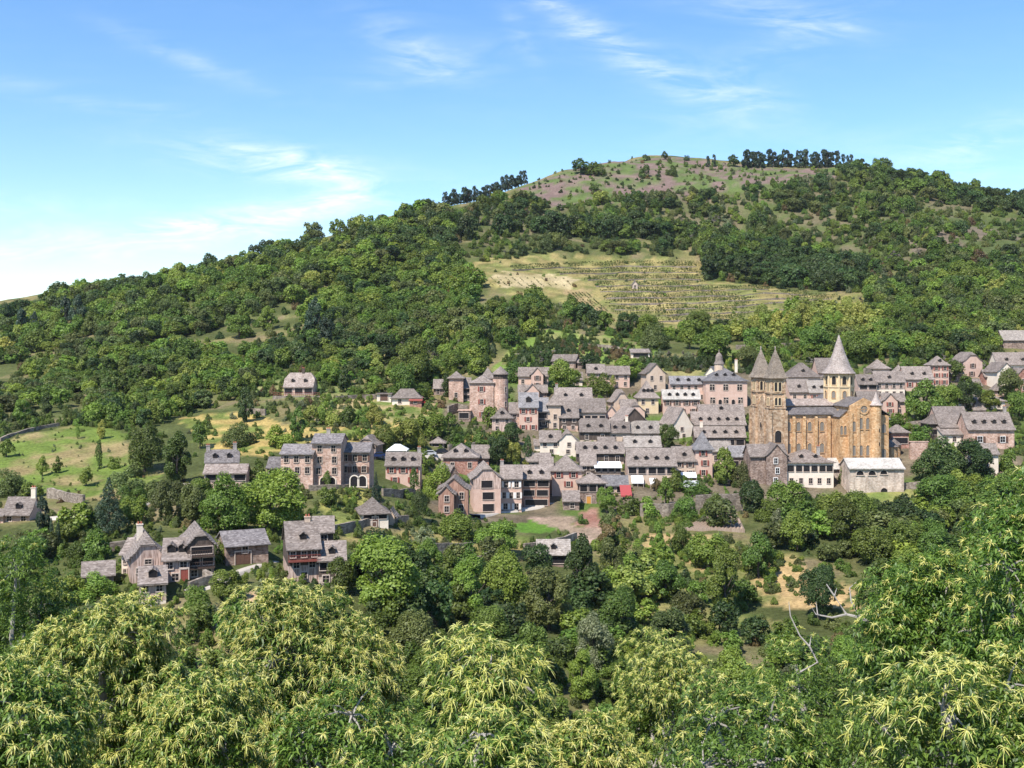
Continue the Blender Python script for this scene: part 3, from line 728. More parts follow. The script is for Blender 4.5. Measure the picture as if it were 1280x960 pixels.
H('twindormleft', 'house with two dormers and a dark boarded eave storey, left of its twin', 725,762, 523,539.5,553, roof='side', wall=CR, upper='wood', win=[2], dorm=2, clip=.25)
H('twindormright', 'smaller twin dormered house with a chimney at its right gable', 762,787, 526,540.5,553, wall=CR, upper='wood', win=[2], dorm=2, chim=[(.9,1.5,'white')])
H('sunroof', 'house with a mottled sunlit roof and two small dormers beside the garden tree', 787,824, 526,541,552, wall=CR, rmat='lauze_mottled', win=[2], dorm=2)
H('bakery', 'white walled house with a slate slope and a curved cross gable on its right', 675,701, 538,552,568, wall=WH, win=[2,1], dorm=1,
  blocks=[dict(b=(699,722,538,551,569), roof='front', wall=WH, clip=.3, win=[1,1], push=-1.2, depth=8)])
H('shedhouse', 'low slate shed roof in the gardens left of the white house with a curved gable', 658,688, 566,576,586, wall=BR, upper='wood', win=[2])
H('whiteshed', 'tiny white walled outbuilding with a slate cap among garden trees', 668,680, 549,556,565, roof='side', wall=WH, win=[0], depth=4.5, cat='outbuilding', name='outbuilding')
# ---- bell house and around
H('annex', 'long annex with a blue slate roof joined to the left of the bell-turreted mansion', 838,884, 470,479.5,502, wall=RS, rmat=LB, win=[5,4], dorm=3, side=0)
r, i = H('belfryhouse', 'big pink mansion with mullioned windows and a bell turret on its hipped roof', 882,934, 459,476,509, cat='mansion', name='mansion', roof='hip', wall=RS, rmat=LB, win=[3,3], style='cross', wsz=(1.5,1.9), fr='pale', dorm=3, chim=[(.83,2.6,'white')], depth=13, group=None)
s = i['y']/F; rf = i['roof']; zr = i['h']+i['rise']-.4; yc = i['d']/2; cx = (903.5-908)*s
mb = MB(); mb.lathe([(6.0*s, -2.5), (6.0*s, 1.4)], 12, m=0); mb.lathe([(6.9*s, 1.4), (6.6*s, 1.7), (4.9*s, 2.5), (4.4*s, 4.0), (2.9*s, 4.8), (.9*s, 5.3), (.45*s, 6.2), (.02, 6.3)], 14, m=1)
o = mb.build('bell_turret', [M['cream'], M['lauze']], rf, (cx, yc, zr))
for k in range(5): w = part = link('arched_window', arch_mesh(1.05, 1.9, 'pale'), r); w.location = ((882+10+k*8.2-908)*s, 0, .6)
H('bellback', 'white gabled end of a house behind the bell-turreted mansion', 880,897, 458,470,480, roof='front', wall=WH, rmat=LB, win=[0], yaw=R(-28), push=9, depth=9)
H('palemansard', 'pink house whose slate roof shines almost white in the sun', 829,875, 487,498.5,519, wall=RS, rmat=LP, win=[4,3], dorm=4, shut=SB)
H('whitegable', 'tall white gable wall facing right with a slate slope falling to its left', 840,867, 509.5,532,549, roof='front', wall=WH, win=[1,1], yaw=R(20), depth=9, ov=.3)
H('fivedorm', 'long slate roof with a row of five dormers beside the abbey tower', 866,932, 514.5,531,541, wall=PK, win=[6], dorm=5)
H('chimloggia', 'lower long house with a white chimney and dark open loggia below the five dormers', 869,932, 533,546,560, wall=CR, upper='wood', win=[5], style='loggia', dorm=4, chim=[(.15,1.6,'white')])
H('pyrtower', 'square pink tower house under a tall pyramid roof with three stacked windows', 869.5,890.5, 538.5,560.5,597, roof='pyr', wall=RS, rmat=LB, win=[1,1,1], shut=SR, depth=6)
H('awninghouse', 'cream house with one dormer and a white awning, left of the pyramid tower', 842,870, 558,576,596, wall=CR, win=[2,2], shut=SB, dorm=1)
H('bigtimber', 'broad timbered house with four dormers in a huge slate roof, facing the gardens', 785,845, 560,582,607, wall=CR, upper='timber', win=[5,3], dorm=4, style=['loggia','plain'])
H('mottled', 'pale mottled roof rising right behind the broad timbered house', 781,826, 545,558,568, wall=CR, rmat='lauze_mottled', win=[3], dorm=2)
H('terracehouse', 'house with a wide dormered roof above the restaurant terrace', 721,780, 552,566,581, wall=CR, upper='wood', win=[4], dorm=4)
H('smallslate', 'small slate roof left of the white restaurant awning', 726,745, 567,581,597, wall=BR, upper='wood', win=[2,1])
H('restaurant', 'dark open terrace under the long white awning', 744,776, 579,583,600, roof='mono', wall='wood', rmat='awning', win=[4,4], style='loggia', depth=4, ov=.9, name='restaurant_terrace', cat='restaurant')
H('tallpink', 'tall plain pink house with a hipped roof and red shutters above the path', 690,727, 568,588,622, roof='hip', wall=RS, win=[2,1,1], shut=SR, depth=8.5, blocks=[dict(b=(675,691,571,585,618), roof='side', wall=RS, win=[2,1], rmat='lauze')])
H('woodhouse', 'dark boarded house with a hipped roof and an orange door on a red earth bank', 724,757, 591,603.5,631, roof='hip', wall=BR, upper='wood', win=[3,0], depth=7, door='orange', doorat=.36, style='loggia',
  blocks=[dict(b=(704,724,613,626,638), roof='side', wall=BR, win=[1], depth=6)])
H('slatewing', 'blue slate roofed wing behind the red awning', 754,785, 594,606,618, wall=CR, rmat=LB, win=[2], style='loggia')
# ---- lower edge on the left of the village
H('redhip', 'square red stone house with a steep hipped roof beside the white marquee garden', 554,597, 554,571.5,592, roof='hip', wall=RD, win=[2], dorm=2, depth=10, blocks=[dict(b=(590,611,556,572,590), roof='side', wall=RD, win=[1], push=4)])
H('ivyroof', 'ruined looking house with green ivy over its steep roof', 557,577, 582,600,624, roof='front', wall=BR, win=[1], yaw=R(22), depth=9, rmat='lauze', ov=.3)
H('planked', 'plank fronted house with two stepped gables at the lower left corner of the village', 549,585, 597,612,643, roof='front', wall='planks', win=[2,2], blocks=[dict(b=(548,567,607,617,643), roof='front', wall='planks', win=[1,1], push=-2.0, depth=4)])
H('loggiahouse', 'tall half-hipped house with stacked open loggias, above the path', 592,626, 580,598,642, roof='front', clip=.35, wall=RS, upper='timber', win=[1,1,1], style='loggia', wsz=(2.7,1.75), yaw=R(7), ov=.8, depth=10)
H('longtimber', 'long half-timbered house with white shutters beside the path, left part', 626,652, 581,598.5,640, wall=RS, upper='timber', win=[2,3,2], shut='framewhite', dorm=0, depth=9, chim=[(.05,1.2)])
H('balconies', 'long house with two brown galleries under a slate roof, right part', 652,687, 581,598.5,634, wall='planks', win=[2,2,1], style='loggia', dorm=2, depth=9)
# ---- around the abbey
H('darkstone', 'dark rubble stone house with a cross gable at the foot of the abbey towers', 938,984, 555,570.5,607, wall=BR, win=[1,1,1], fr='framewhite', depth=9, blocks=[dict(b=(958,984,555,570,607), roof='front', wall=BR, win=[1,1,1], fr='framewhite', push=-1.0, depth=8)])
H('darkwing', 'dark blue slate roof squeezed left of the rubble stone house', 913,936, 557,570,590, wall=BR, rmat=LB, win=[2], style='loggia')
H('whitehip', 'white house with hipped roof and dark timber loggia in front of the abbey', 984,1042, 561.5,578,609, roof='hip', wall=WH, rmat=LW, upper=None, win=[6,5], dorm=2, depth=12, shut=None, style=['loggia','plain'], chim=[(.8,.9)])
H('smallcurved', 'small house with a pointed curved gable behind the white hipped house', 978,1008, 547,561,574, roof='front', clip=.3, wall=RS, win=[1], yaw=R(6))
H('lavoir', 'long pale walled building with lunette windows and a shining slate roof', 1062,1130, 572.5,585.5,617, roof='side', wall=PL, rmat=LP, win=[0], depth=9, blocks=[dict(b=(1040,1063,572.5,586,600), wall=PL, rmat=LP, win=[0], depth=8, push=2)])
i = HOUSES['lavoir'][5]; s = i['y']/F
for uu, vv, w_, h_ in ((1075,593,1.9,1.2),(1090,593,1.9,1.2),(1104.5,592,1.8,1.1),(1105,617,1.8,1.7)):
    w = link('arched_window', arch_mesh(w_, h_, 'pale'), HOUSES['lavoir'][0]); w.location = ((uu-1096)*s, 0, (617-vv)*s-.2)
H('chapelroof', 'low dark slate roof of a chapel against the abbey transept', 1058,1100, 561,572,580, wall=PK, rmat=LD, win=[0], depth=7)
H('bighouseright', 'large pink house with four dormers and black framed windows, behind the plane trees', 1210,1268, 515,537,562, wall=PK, rmat='lauze', win=[2], shut='shutter_brown', fr='framewhite', wsz=(1.4,1.7), dorm=4, chim=[(.93,1.8)],
  blocks=[dict(b=(1175,1214,508,534,560), roof='side', wall=PK, win=[0], rmat='lauze', push=5, depth=12), dict(b=(1162,1196,512.5,529.5,551), roof='hip', wall='wood', win=[3], style='loggia', depth=7, push=1),
          dict(b=(1178,1208,535,542,556), roof='mono', wall=WH, win=[3], push=-1, depth=4), dict(b=(1217,1232,499,511,520), roof='pyr', wall=CR, win=[0], depth=3.4, push=5, found=2)], dw=1.15)
H('lowright', 'low pinkish annex with a slate roof at the right of the plane trees', 1214,1248, 554,567,594, wall=WH, win=[1], door=True)
H('apsewall', 'ruined arched wall beside the abbey choir', 1138,1160, 549,552,575, roof='flat', wall=PK, rmat='pink', win=[0], depth=1.2, ov=.1, cat='wall', name='ruined_wall', group=None)
H('apsehouse', 'small dark house with a slate roof right behind the abbey choir', 1113,1136, 531,540,562, wall=RD, win=[1], style='loggia', roof='hip')
H('gableright', 'pink gabled house right of the abbey transept', 1104,1132, 491.5,501.5,518, wall=RS, win=[1,2], blocks=[dict(b=(1104,1122,491.5,501,518), roof='front', wall=RS, win=[1,1], shut=SR, push=-1.2, depth=7)], roof='side')
H('bluebalcony', 'slate house with a blue painted balcony behind the abbey spire', 1073,1096, 468,480,496, wall='timber', win=[2,2], dorm=2, style='loggia')
H('timberwhite', 'white timbered house with a broad roof and a pyramid roofed tower behind', 1095,1131, 464,477.5,497, wall=WH, upper='timber', win=[4,4], blocks=[dict(b=(1089,1112,449,460.5,477), roof='pyr', wall=CR, win=[2], push=8, depth=7)], dorm=1)
H('pointed', 'small house with a pointed pyramid cap between two broad roofs', 1119,1133, 456,466,482, roof='pyr', wall=RS, win=[1,1], depth=5)
H('twinwhite', 'pink house with two white dormers beneath the top gardens', 1132,1167, 458,474,488, wall=RS, win=[3], dorm=2, upper=None, shut=SR)
H('towerup', 'narrow pink tower house with red shutters rising at the end of a roof row', 1166,1186, 445,456,482, roof='hip', wall=RS, win=[2,2,2], shut=SR, dorm=1, depth=7)
H('treehouse', 'grey slate roof half hidden by a tree beside the narrow tower house', 1186,1204, 453,467,478, wall=BR, win=[1])
H('dovecote', 'pink gabled house with a tiny pyramid cap on its ridge', 1203,1229, 440,452,472, roof='front', clip=.3, wall=RS, win=[1,1], yaw=R(10), shut=SB)
H('lowlong', 'long low house with a hipped left end below the terraced gardens', 1202,1256, 493.5,501,511, wall=WH, roof='hip', win=[4], depth=6)
H('pavilion', 'tiny square garden pavilion with a pyramid roof', 1242,1255, 478.5,487,495, roof='pyr', wall=RS, win=[1], depth=3.2, cat='pavilion', name='garden_pavilion', group=None)
H('pinkgable', 'tall pale pink gabled house near the right edge of the village', 1246,1270, 453,465,487, roof='front', wall=WH, win=[1,1], depth=9, yaw=R(8))
H('edgebrown', 'brown walled gabled house cut by the picture edge', 1268,1290, 460,472,490, roof='front', wall=RD, win=[1,1])
H('toplong', 'long slate roofed house with two dormers at the top right of the village', 1247,1294, 440.5,456,468, wall=WH, win=[4], dorm=2)
H('farmtop', 'isolated barn with a shining pale roof on the slope above the village', 1254,1296, 413,425,437, wall=BR, rmat='lauze_mottled', win=[0], cat='barn', name='barn', group=None, roof='side')
H('hipbehind', 'broad hipped roof right behind the twin abbey towers', 985,1026, 453.5,471,484, roof='hip', wall=CR, win=[3], dorm=1, depth=10)
H('behindspire', 'steep slate roof half hidden by the abbey spire', 1023,1043, 447.5,466,480, wall=RS, win=[2])
H('mansardbehind', 'slate roofed house with one dormer seen over the abbey nave', 987,1013, 474,490,502, wall=RS, win=[2], dorm=1)
H('redshutters', 'cream house with red shutters and a bright roof seen over the abbey nave', 1012,1035, 475.5,490.5,503, wall=RS, rmat='lauze_mottled', win=[2], shut=SR, dorm=2)
H('topbarnwhite', 'white open shed on the terraces above the long pink house', 789,812, 436,440,448, roof='mono', wall=WH, rmat='lauze', win=[1], style='loggia', depth=5, cat='shed', name='garden_shed', group=None)
H('ruinshed', 'stone shed with a bare rear wall in the terraces above the roofs', 722,737, 449,453,461, wall=BR, win=[0], cat='shed', name='garden_shed', group=None)
# ---- slope on the left
r, i = H('mansion', 'long pink stone mansion with a taller middle block and arched ground floor', 390,426, 542,554,609.5, cat='mansion', name='mansion', wall=PK, rmat=LD, win=[2,2,2,0], fr='pale', shut=None, depth=9.5, group=None, yaw=R(0), chim=[(.45,1.2)],
  blocks=[dict(b=(351,391,555,567,609), wall=PK, rmat=LD, win=[3,3,1], fr='pale', depth=8.5), dict(b=(425,461.5,553,565,608.5), wall=PK, rmat=LD, win=[3,3,0], fr='pale', depth=8.5, shut=SB), dict(b=(334,354,571,584.5,600), wall='wood', rmat=LD, win=[1], style='loggia', depth=6)])
s = i['y']/F
for uu, w_, h_ in ((404.5,1.5,2.0),(415,1.5,2.0),(443,1.7,2.3),(453,1.7,2.3)):
    w = link('arched_window', arch_mesh(w_, h_, 'white'), r); w.location = ((uu-408)*s, -.02, .25)
d = link('door', door_mesh(1.2, 1.9, 'wood'), r); d.location = ((389-408)*s, -.02, .1)
H('behindmansion', 'house with a curved half-hipped gable behind the right end of the mansion', 446,470, 544.5,556,574, roof='front', clip=.35, wall=BR, win=[1], yaw=R(-12), push=2)
H('marqueehouse', 'orange-pink inn with three dormers and red shutters below the white marquee', 482,525, 565,581.5,606, wall=RS, win=[3,2], shut=SR, dorm=3, chim=[(.95,1.3)], group=None, name='inn', cat='inn')
H('pinkleft', 'pink gabled cottage with two dormers above a long low annex', 258,297, 562,577,598, roof='side', clip=.3, wall=RS, rmat=LD, win=[2], dorm=2, chim=[(.06,1.2),(.88,1.6)], yaw=R(12), group=None,
  blocks=[dict(b=(256,307,580,591,603), roof='side', wall=RS, rmat=LW, win=[3], push=-5, depth=5.5, style='loggia', yaw=R(6))])
H('gatehouse', 'small square cottage with a hipped slate roof on the sloping meadow', 453,485, 622,641,660, roof='hip', wall=WH, win=[2,1], style=['loggia','plain'], depth=7.5, yaw=R(14), group=None, door=True, blocks=[dict(b=(484,493,636,644,657), roof='front', wall=CR, win=[0], depth=4)])
H('hut', 'tiny stone hut with a hipped slate roof in the garden above the red house', 539,555, 546,553,559, roof='hip', wall=PL, win=[1], depth=4.5, cat='hut', name='stone_hut', group=None, style='loggia')
# ---- hamlet at the lower left
HG = 'houses of the lower hamlet'
H('hamletwhite', 'white walled house with a timbered half-hip gable and a red topped chimney', 166,204, 669,697,728, roof='front', clip=.42, wall='timber', win=[1,2,1], yaw=R(24), depth=9.5, group=HG, chim=[(.35,1.2,'white')], ov=.7, side=0,
  blocks=[dict(b=(152,168,672,692,724), roof='side', wall=WH, win=[2,2], push=1.5, depth=7)])
H('hamletmid', 'timbered house with two dormers and a red door, between its two gabled neighbours', 205,236, 672,699.5,729, wall='timber', win=[2,1], dorm=2, yaw=R(14), group=HG, door='shutter_red', doorat=.8, depth=9, dw=1.2)
H('hamletlow', 'low front wing with one dormer below the white walled gabled house', 176,206, 707,729,756, wall=WH, upper='timber', win=[2,1], dorm=1, yaw=R(18), group=HG, depth=7.5, dw=1.2)
r, i = H('hamlettall', 'tall brown gabled house with two open balconies, rightmost of the attached hamlet row', 236,266, 661,681,723, roof='front', clip=.4, wall=BR, upper='wood', win=[1,2,2], style=['loggia','loggia','plain'], yaw=R(22), depth=9, group=HG, ov=.6)
for zz in (1.75, 3.5):
    mb = MB(); w = i['w']; mb.box(-w/2, w/2, -1.0, 0, zz-.15, zz); mb.box(-w/2, w/2, -1.0, -.94, zz+.85, zz+.93)
    n = int(w/.35)
    for k in range(n+1): mb.box(-w/2+w*k/n-.025, -w/2+w*k/n+.025, -.99, -.94, zz, zz+.85)
    mb.build('balcony', M['beam'], r)
H('barn', 'isolated rubble stone barn with a plain slate roof beside the hamlet', 285,333, 662,681,706, roof='side', wall=BR, rmat=LD, win=[1,0], yaw=R(24), depth=8.5, door='garage', doorat=.4, cat='barn', name='barn', group=None, pitch=1.0)
r, i = H('pinktall', 'tall pink timbered house with long slate roof and pink balcony above the flowering chestnut', 361,399, 651,686,726, roof='side', wall='timber', upper='wood', win=[3,2,1], yaw=R(16), depth=9.5, dorm=1, group=HG, chim=[(.7,.8,'cream')],
  blocks=[dict(b=(392,416,645,664,720), roof='side', wall=RS, upper='wood', win=[1,0,0], push=3.5, yaw=R(10)), dict(b=(399,431,676,700,731), roof='side', wall=PL, upper='wood', win=[3,2], style=['loggia','plain'], push=-.6, depth=7, dorm=1, yaw=R(10))])
mb = MB(); w = i['w']; zz = 3.2; mb.box(-w/2, w/2, -1.1, 0, zz-.15, zz); mb.box(-w/2, w/2, -1.1, -1.04, zz+.85, zz+.93)
for k in range(21): mb.box(-w/2+w*k/20-.025, -w/2+w*k/20+.025, -1.09, -1.04, zz, zz+.85)
mb.build('balcony', M['iron'], r)
H('farleft', 'pale slate roofed house with a white chimney at the foot of the meadow', 4,37, 621,643,654, roof='side', wall=RS, rmat='lauze', win=[2], dorm=1, chim=[(.93,1.9,'white')], group=None, blocks=[dict(b=(-14,4,636,644,656), wall=RS, win=[1])])
H('hiddenroof', 'slate roof showing above the chestnut leaves, leftmost of the hamlet', 106,140, 701,718,738, wall=BR, win=[0], yaw=R(20), group=HG)
H('orchardhut', 'stone hut with a mottled roof and one dormer half hidden by two dark trees', 672,712, 674,692,707, wall=BR, rmat='lauze_mottled', win=[1], dorm=1, style='loggia', cat='hut', name='stone_hut', group=None)
H('vinehut', 'tiny white hut alone in the middle of the vineyard terraces', 790.5,797, 350.5,355,361, roof='front', wall=PL, win=[1], depth=3.5, cat='hut', name='vineyard_hut', group=None, rmat='lauze_mottled')

# ---- small houses wedged into the gaps
H('palewing', 'low house with a pale slate slope right beside the pyramid roofed tower house', 889,914, 551,563.5,582, wall=CR, rmat='lauze_mottled', win=[2], dorm=0)
H('upperfive', 'slate roof peeping out just above the row of five dormers', 874,930, 505.5,515,526, wall=PK, win=[4], dorm=1)
H('tinyroof', 'tiny slate roof showing right of the big round garden tree', 715,728, 465,474,483, wall=WH, win=[1])
H('lowslate', 'low slate roof between the abbey spire and the pink gabled house', 1074,1102, 489,502,515, wall=BR, win=[2], upper='wood')
H('redroof', 'little brown walled house left of the tall pale pink gable', 1231,1247, 462,470.5,481, wall=RD, win=[1])
H('lowbrown', 'low brown roofed cottage under the gabled house with a tiny pyramid cap', 1206,1227, 473.5,482,492, wall=RS, rmat=LW, win=[2])
H('backrow', 'narrow slate roofed house behind the dark gable facing right', 776,797, 499,510,520, wall=CR, win=[1,1])
H('leftrow', 'small white gabled house left of the tall plain pink house', 664,678, 584,594,606, wall=WH, win=[1])
H('terracelow', 'little house with a slate lean-to below the twin dormered houses', 748,768, 546,555,566, wall=RS, win=[2])
# ------------------------------------------------------------------ abbey church
M['leadglass'] = plain('leaded_glass', (.19,.17,.145), .6, .35, 5)
M['rubble'] = stone('abbey_rubble', (.39,.225,.125), (.50,.315,.18), (.59,.42,.275), 1.8, .45)
M['tower'] = stone('weathered_tower_stone', (.34,.215,.13), (.48,.325,.205), (.60,.455,.32), 1.2, .55)
M['spire'] = lauze('spire_slates', (.28,.225,.195), (.38,.315,.28), (.48,.415,.375))
M['towerroof'] = lauze('brown_tower_slates', (.20,.155,.115), (.27,.215,.165), (.34,.285,.23))
_x, CD, _z = hit(990, 590)
cs = CD/F; CZ0 = (HZ-592)*cs
abbey = empty('abbey_church', ((963-640)*cs, CD, CZ0), R(7))
abbey.scale = (cs/.2347,)*3
tag(abbey, 'ochre stone abbey church with twin pyramid towers and an octagonal spired lantern', 'church')
def ap(name, mb, mats, par=abbey, loc=(0, 0, 0), rz=0): return mb.build(name, [M[k] for k in mats], par, loc, rz)
def win_at(par, w, h, loc, rz=0.0, pane='leadglass', fr='ochre'):
    return link('arched_window', arch_mesh(w, h, fr, pane), par, loc, rz)
NZ = 17.4
mb = MB(); mb.box(4.3, 20, .8, 17, -6, NZ); mb.box(4.3, 20.5, 5.2, 12.6, NZ, 19.6)
ap('nave_wall', mb, ['rubble'])
mb = MB(); mb.slab([[(4.2, .2, NZ-.05), (22, .2, NZ-.05), (22, 5.2, 19.3), (4.2, 5.2, 19.3)]], .25); mb.slab([[(4.2, 12.6, 19.3), (22, 12.6, 19.3), (22, 17.6, NZ-.05), (4.2, 17.6, NZ-.05)]], .25)
ap('aisle_roof', mb, ['lauze_dark'])
mb = MB(); mb.slab([[(4.2, 4.7, 19.75), (26, 4.7, 19.75), (26, 8.9, 21.6), (4.2, 8.9, 21.6)], [(4.2, 8.9, 21.6), (26, 8.9, 21.6), (26, 13.1, 19.75), (4.2, 13.1, 19.75)]], .25)
ap('nave_roof', mb, ['lauze_brown'])
for k, x in enumerate((4.75, 7.3, 10.5, 14.1, 18.1)):
    mb = MB(); mb.box(x-.42, x+.42, .05, .8, -5, NZ-1.1); mb.poly([(x-.42, .05, NZ-1.1), (x+.42, .05, NZ-1.1), (x+.42, .8, NZ-.5), (x-.42, .8, NZ-.5)])
    ap('buttress', mb, ['ochre'])
for x in (5.95, 8.9, 12.3, 16.1):
    win_at(abbey, 1.2, 2.7, (x, .8, 12.3)); win_at(abbey, 1.25, 2.8, (x, .8, 5.9))
# transept
mb = MB(); TX0, TX1, TY = 21.7, 31.0, -6.0; TE, TPK = 20.0, 22.3; xm = 26.0
mb.prism([(TX0, -6), (TX1, -6), (TX1, TE), (xm, TPK), (TX0, TE)], TY, 24)
mb.box(19.4, TX0, -4.2, .8, -6, 16.6); mb.poly([(19.4, -4.2, 16.6), (TX0, -4.2, 18.6), (TX0, .8, 18.6), (19.4, .8, 16.6)]); mb.poly([(19.4, -4.2, 16.6), (TX0, -4.2, 16.6), (TX0, -4.2, 18.6)])
mb.box(TX1, 34.2, -4.8, 20, -6, 17.2)
ap('transept_wall', mb, ['ochre'])
mb = MB(); mb.slab([[(TX0-.5, TY+.5, TE-.15), (xm, TY+.5, TPK+.12), (xm, 24.4, TPK+.12), (TX0-.5, 24.4, TE-.15)], [(xm, TY+.5, TPK+.12), (TX1+.5, TY+.5, TE-.15), (TX1+.5, 24.4, TE-.15), (xm, 24.4, TPK+.12)]], .22)
mb.slab([[(19.1, -4.5, 16.75), (TX0, -4.5, 18.8), (TX0, .8, 18.8), (19.1, .8, 16.75)]], .18); mb.slab([[(TX1, -5.2, 19.3), (34.6, -5.2, 17.3), (34.6, 20, 17.3), (TX1, 20, 19.3)]], .2)
ap('transept_roof', mb, ['lauze_dark'])
for x in (21.95, 24.1, 28.0):
    mb = MB(); mb.box(x-.4, x+.4, TY-.55, TY, -5, 18.6 if x != 24.1 else 19.4); ap('buttress', mb, ['ochre'])
mb = MB(); n = 20; r0, r1 = 1.05, 1.5
ring = lambda r: [(r*math.cos(2*math.pi*k/n), r*math.sin(2*math.pi*k/n)) for k in range(n)]
a, b_ = ring(r0), ring(r1)
for k in range(n): k2 = (k+1) % n; mb.prism([a[k], b_[k], b_[k2], a[k2]], -.22, .02, 0)
mb.prism(a, -.05, .02, 1); mb.box(-.06, .06, -.1, -.05, -1, 1, 0); mb.box(-1, -.06, -.1, -.05, -.06, .06, 0); mb.box(.06, 1, -.1, -.05, -.06, .06, 0)
ap('rose_window', mb, ['ochre', 'leadglass'], loc=(26.0, TY, 19.0))
for x in (25.1, 27.15): win_at(abbey, 1.05, 3.3, (x, TY, 13.2)); 
win_at(abbey, 1.05, 3.0, (22.95, TY, 12.5))
for x in (22.95, 25.1, 27.2): win_at(abbey, 1.15, 3.0, (x, TY, 5.5))
for x in (19.95, 21.1): win_at(abbey, .8, 2.6, (x, -4.2, 11.5))
win_at(abbey, 1.3, 2.6, (32.7, -4.8, 12.0)); win_at(abbey, 1.3, 2.8, (32.7, -4.8, 4.5))
mb = MB(); mb.lathe([(1.55, -6), (1.55, 19.9), (1.75, 20.1), (1.75, 20.3), (0, 20.3)], 14); t = ap('stair_turret', mb, ['ochre'], loc=(29.6, TY-.2, 0))
mb = MB(); mb.lathe([(1.95, 20.2), (1.5, 20.7), (.8, 22.0), (.12, 24.0), (0, 24.1)], 12); ap('conical_cap', mb, ['spire'], t)
for zz in (12.5, 8.5): 
    mb = MB(); mb.box(-.13, .13, -1.6, -1.5, 0, 1.0); ap('slit_window', mb, ['glass'], t, (0, 0, zz), R(12))
# apse and chapels
mb = MB(); mb.lathe([(6, -8), (6, 15.5), (0, 15.5)], 18, a0=-math.pi/2, a1=math.pi/2); o = ap('apse', mb, ['ochre'], loc=(34.2, 8.9, 0))
mb = MB(); mb.lathe([(6.6, 15.3), (6.3, 15.6), (.05, 19.2)], 18, a0=-math.pi/2, a1=math.pi/2); ap('apse_roof', mb, ['lauze_dark'], o)
for a in (-62, -5, 55):
    mb = MB(); mb.lathe([(2.4, -8), (2.4, 7.5), (0, 7.5)], 14); q = ap('chapel', mb, ['ochre'], loc=(34.2+7.6*math.cos(R(a)), 8.9+7.6*math.sin(R(a)), 0))
    mb = MB(); mb.lathe([(2.8, 7.4), (2.6, 7.6), (.03, 9.6)], 14); ap('chapel_roof', mb, ['lauze'], q)
# west front and towers
mb = MB(); mb.prism([(-15.2, -6), (-.0, -6), (-.0, 18), (-4.6, 20), (-7.5, 23.2), (-10.6, 20), (-15.2, 18)], 0, 4.0); ap('west_front', mb, ['tower'], loc=(.3, .0, 0), rz=R(-90))
def tower(yc):
    S = 4.7; hs = S/2; E = 28.2
    mb = MB(); mb.box(-hs, hs, -hs, hs, -6, 19.2); mb.box(-hs+.22, hs-.22, -hs+.22, hs-.22, 19.2, E); mb.box(-hs-.1, hs+.1, -hs-.1, hs+.1, 23.5, 23.8); mb.box(-hs-.15, hs+.15, -hs-.15, hs+.15, 19.0, 19.35)
    for sx in (-1, 1):
        for sy in (-1, 1): mb.box(sx*hs-.45, sx*hs+.45, sy*hs-.45, sy*hs+.45, -6, 18.4); mb.box(sx*(hs-.3)-.28, sx*(hs-.3)+.28, sy*(hs-.3)-.28, sy*(hs-.3)+.28, 19.35, E-.3)
    t = ap('tower', mb, ['tower'], loc=(2.35, yc, 0))
    mb = MB(); o_ = hs+.6; k = hs-.05
    A = [(-o_, -o_, E-.15), (o_, -o_, E-.15), (o_, o_, E-.15), (-o_, o_, E-.15)]; B = [(-k, -k, E+.9), (k, -k, E+.9), (k, k, E+.9), (-k, k, E+.9)]
    C_ = [(x*.55, y*.55, E+4.6) for x, y, z in B]
    mb.slab([[A[i], A[(i+1) % 4], B[(i+1) % 4], B[i]] for i in range(4)]+[[B[i], B[(i+1) % 4], C_[(i+1) % 4], C_[i]] for i in range(4)]+[[C_[i], C_[(i+1) % 4], (0, 0, E+8.6)] for i in range(4)], .12)
    r_ = ap('pyramid_roof', mb, ['towerroof'], t)
    mb = MB(); mb.lathe([(.1, E+8.3), (.22, E+8.6), (.2, E+8.9), (.05, E+9.3), (0, E+9.35)], 8); ap('finial', mb, ['spire'], r_)
    for rz, dx, dy in ((0, 0, -1), (-90, -1, 0)):
        f = hs-.22
        for off in (-.62, .62):
            p = (off if dx == 0 else dx*f, dy*f if dx == 0 else off, 24.1); win_at(t, .85, 2.7, p, R(rz), 'glass', 'yellow')
        for off in (-.55, .55):
            p = (off if dx == 0 else dx*f, dy*f if dx == 0 else off, 20.0); win_at(t, .75, 2.2, p, R(rz), 'glass', 'yellow')
    return t
tw = tower(2.35); win_at(tw, 2.0, 3.6, (0, -2.35, 9.0), 0, 'glass', 'tower'); tower(14.6)
mb = MB(); mb.box(-.35, .35, -.06, .02, 0, 1.5, 0); ap('slit_window', mb, ['glass'], loc=(-.02, 8.3, 13), rz=R(-90))
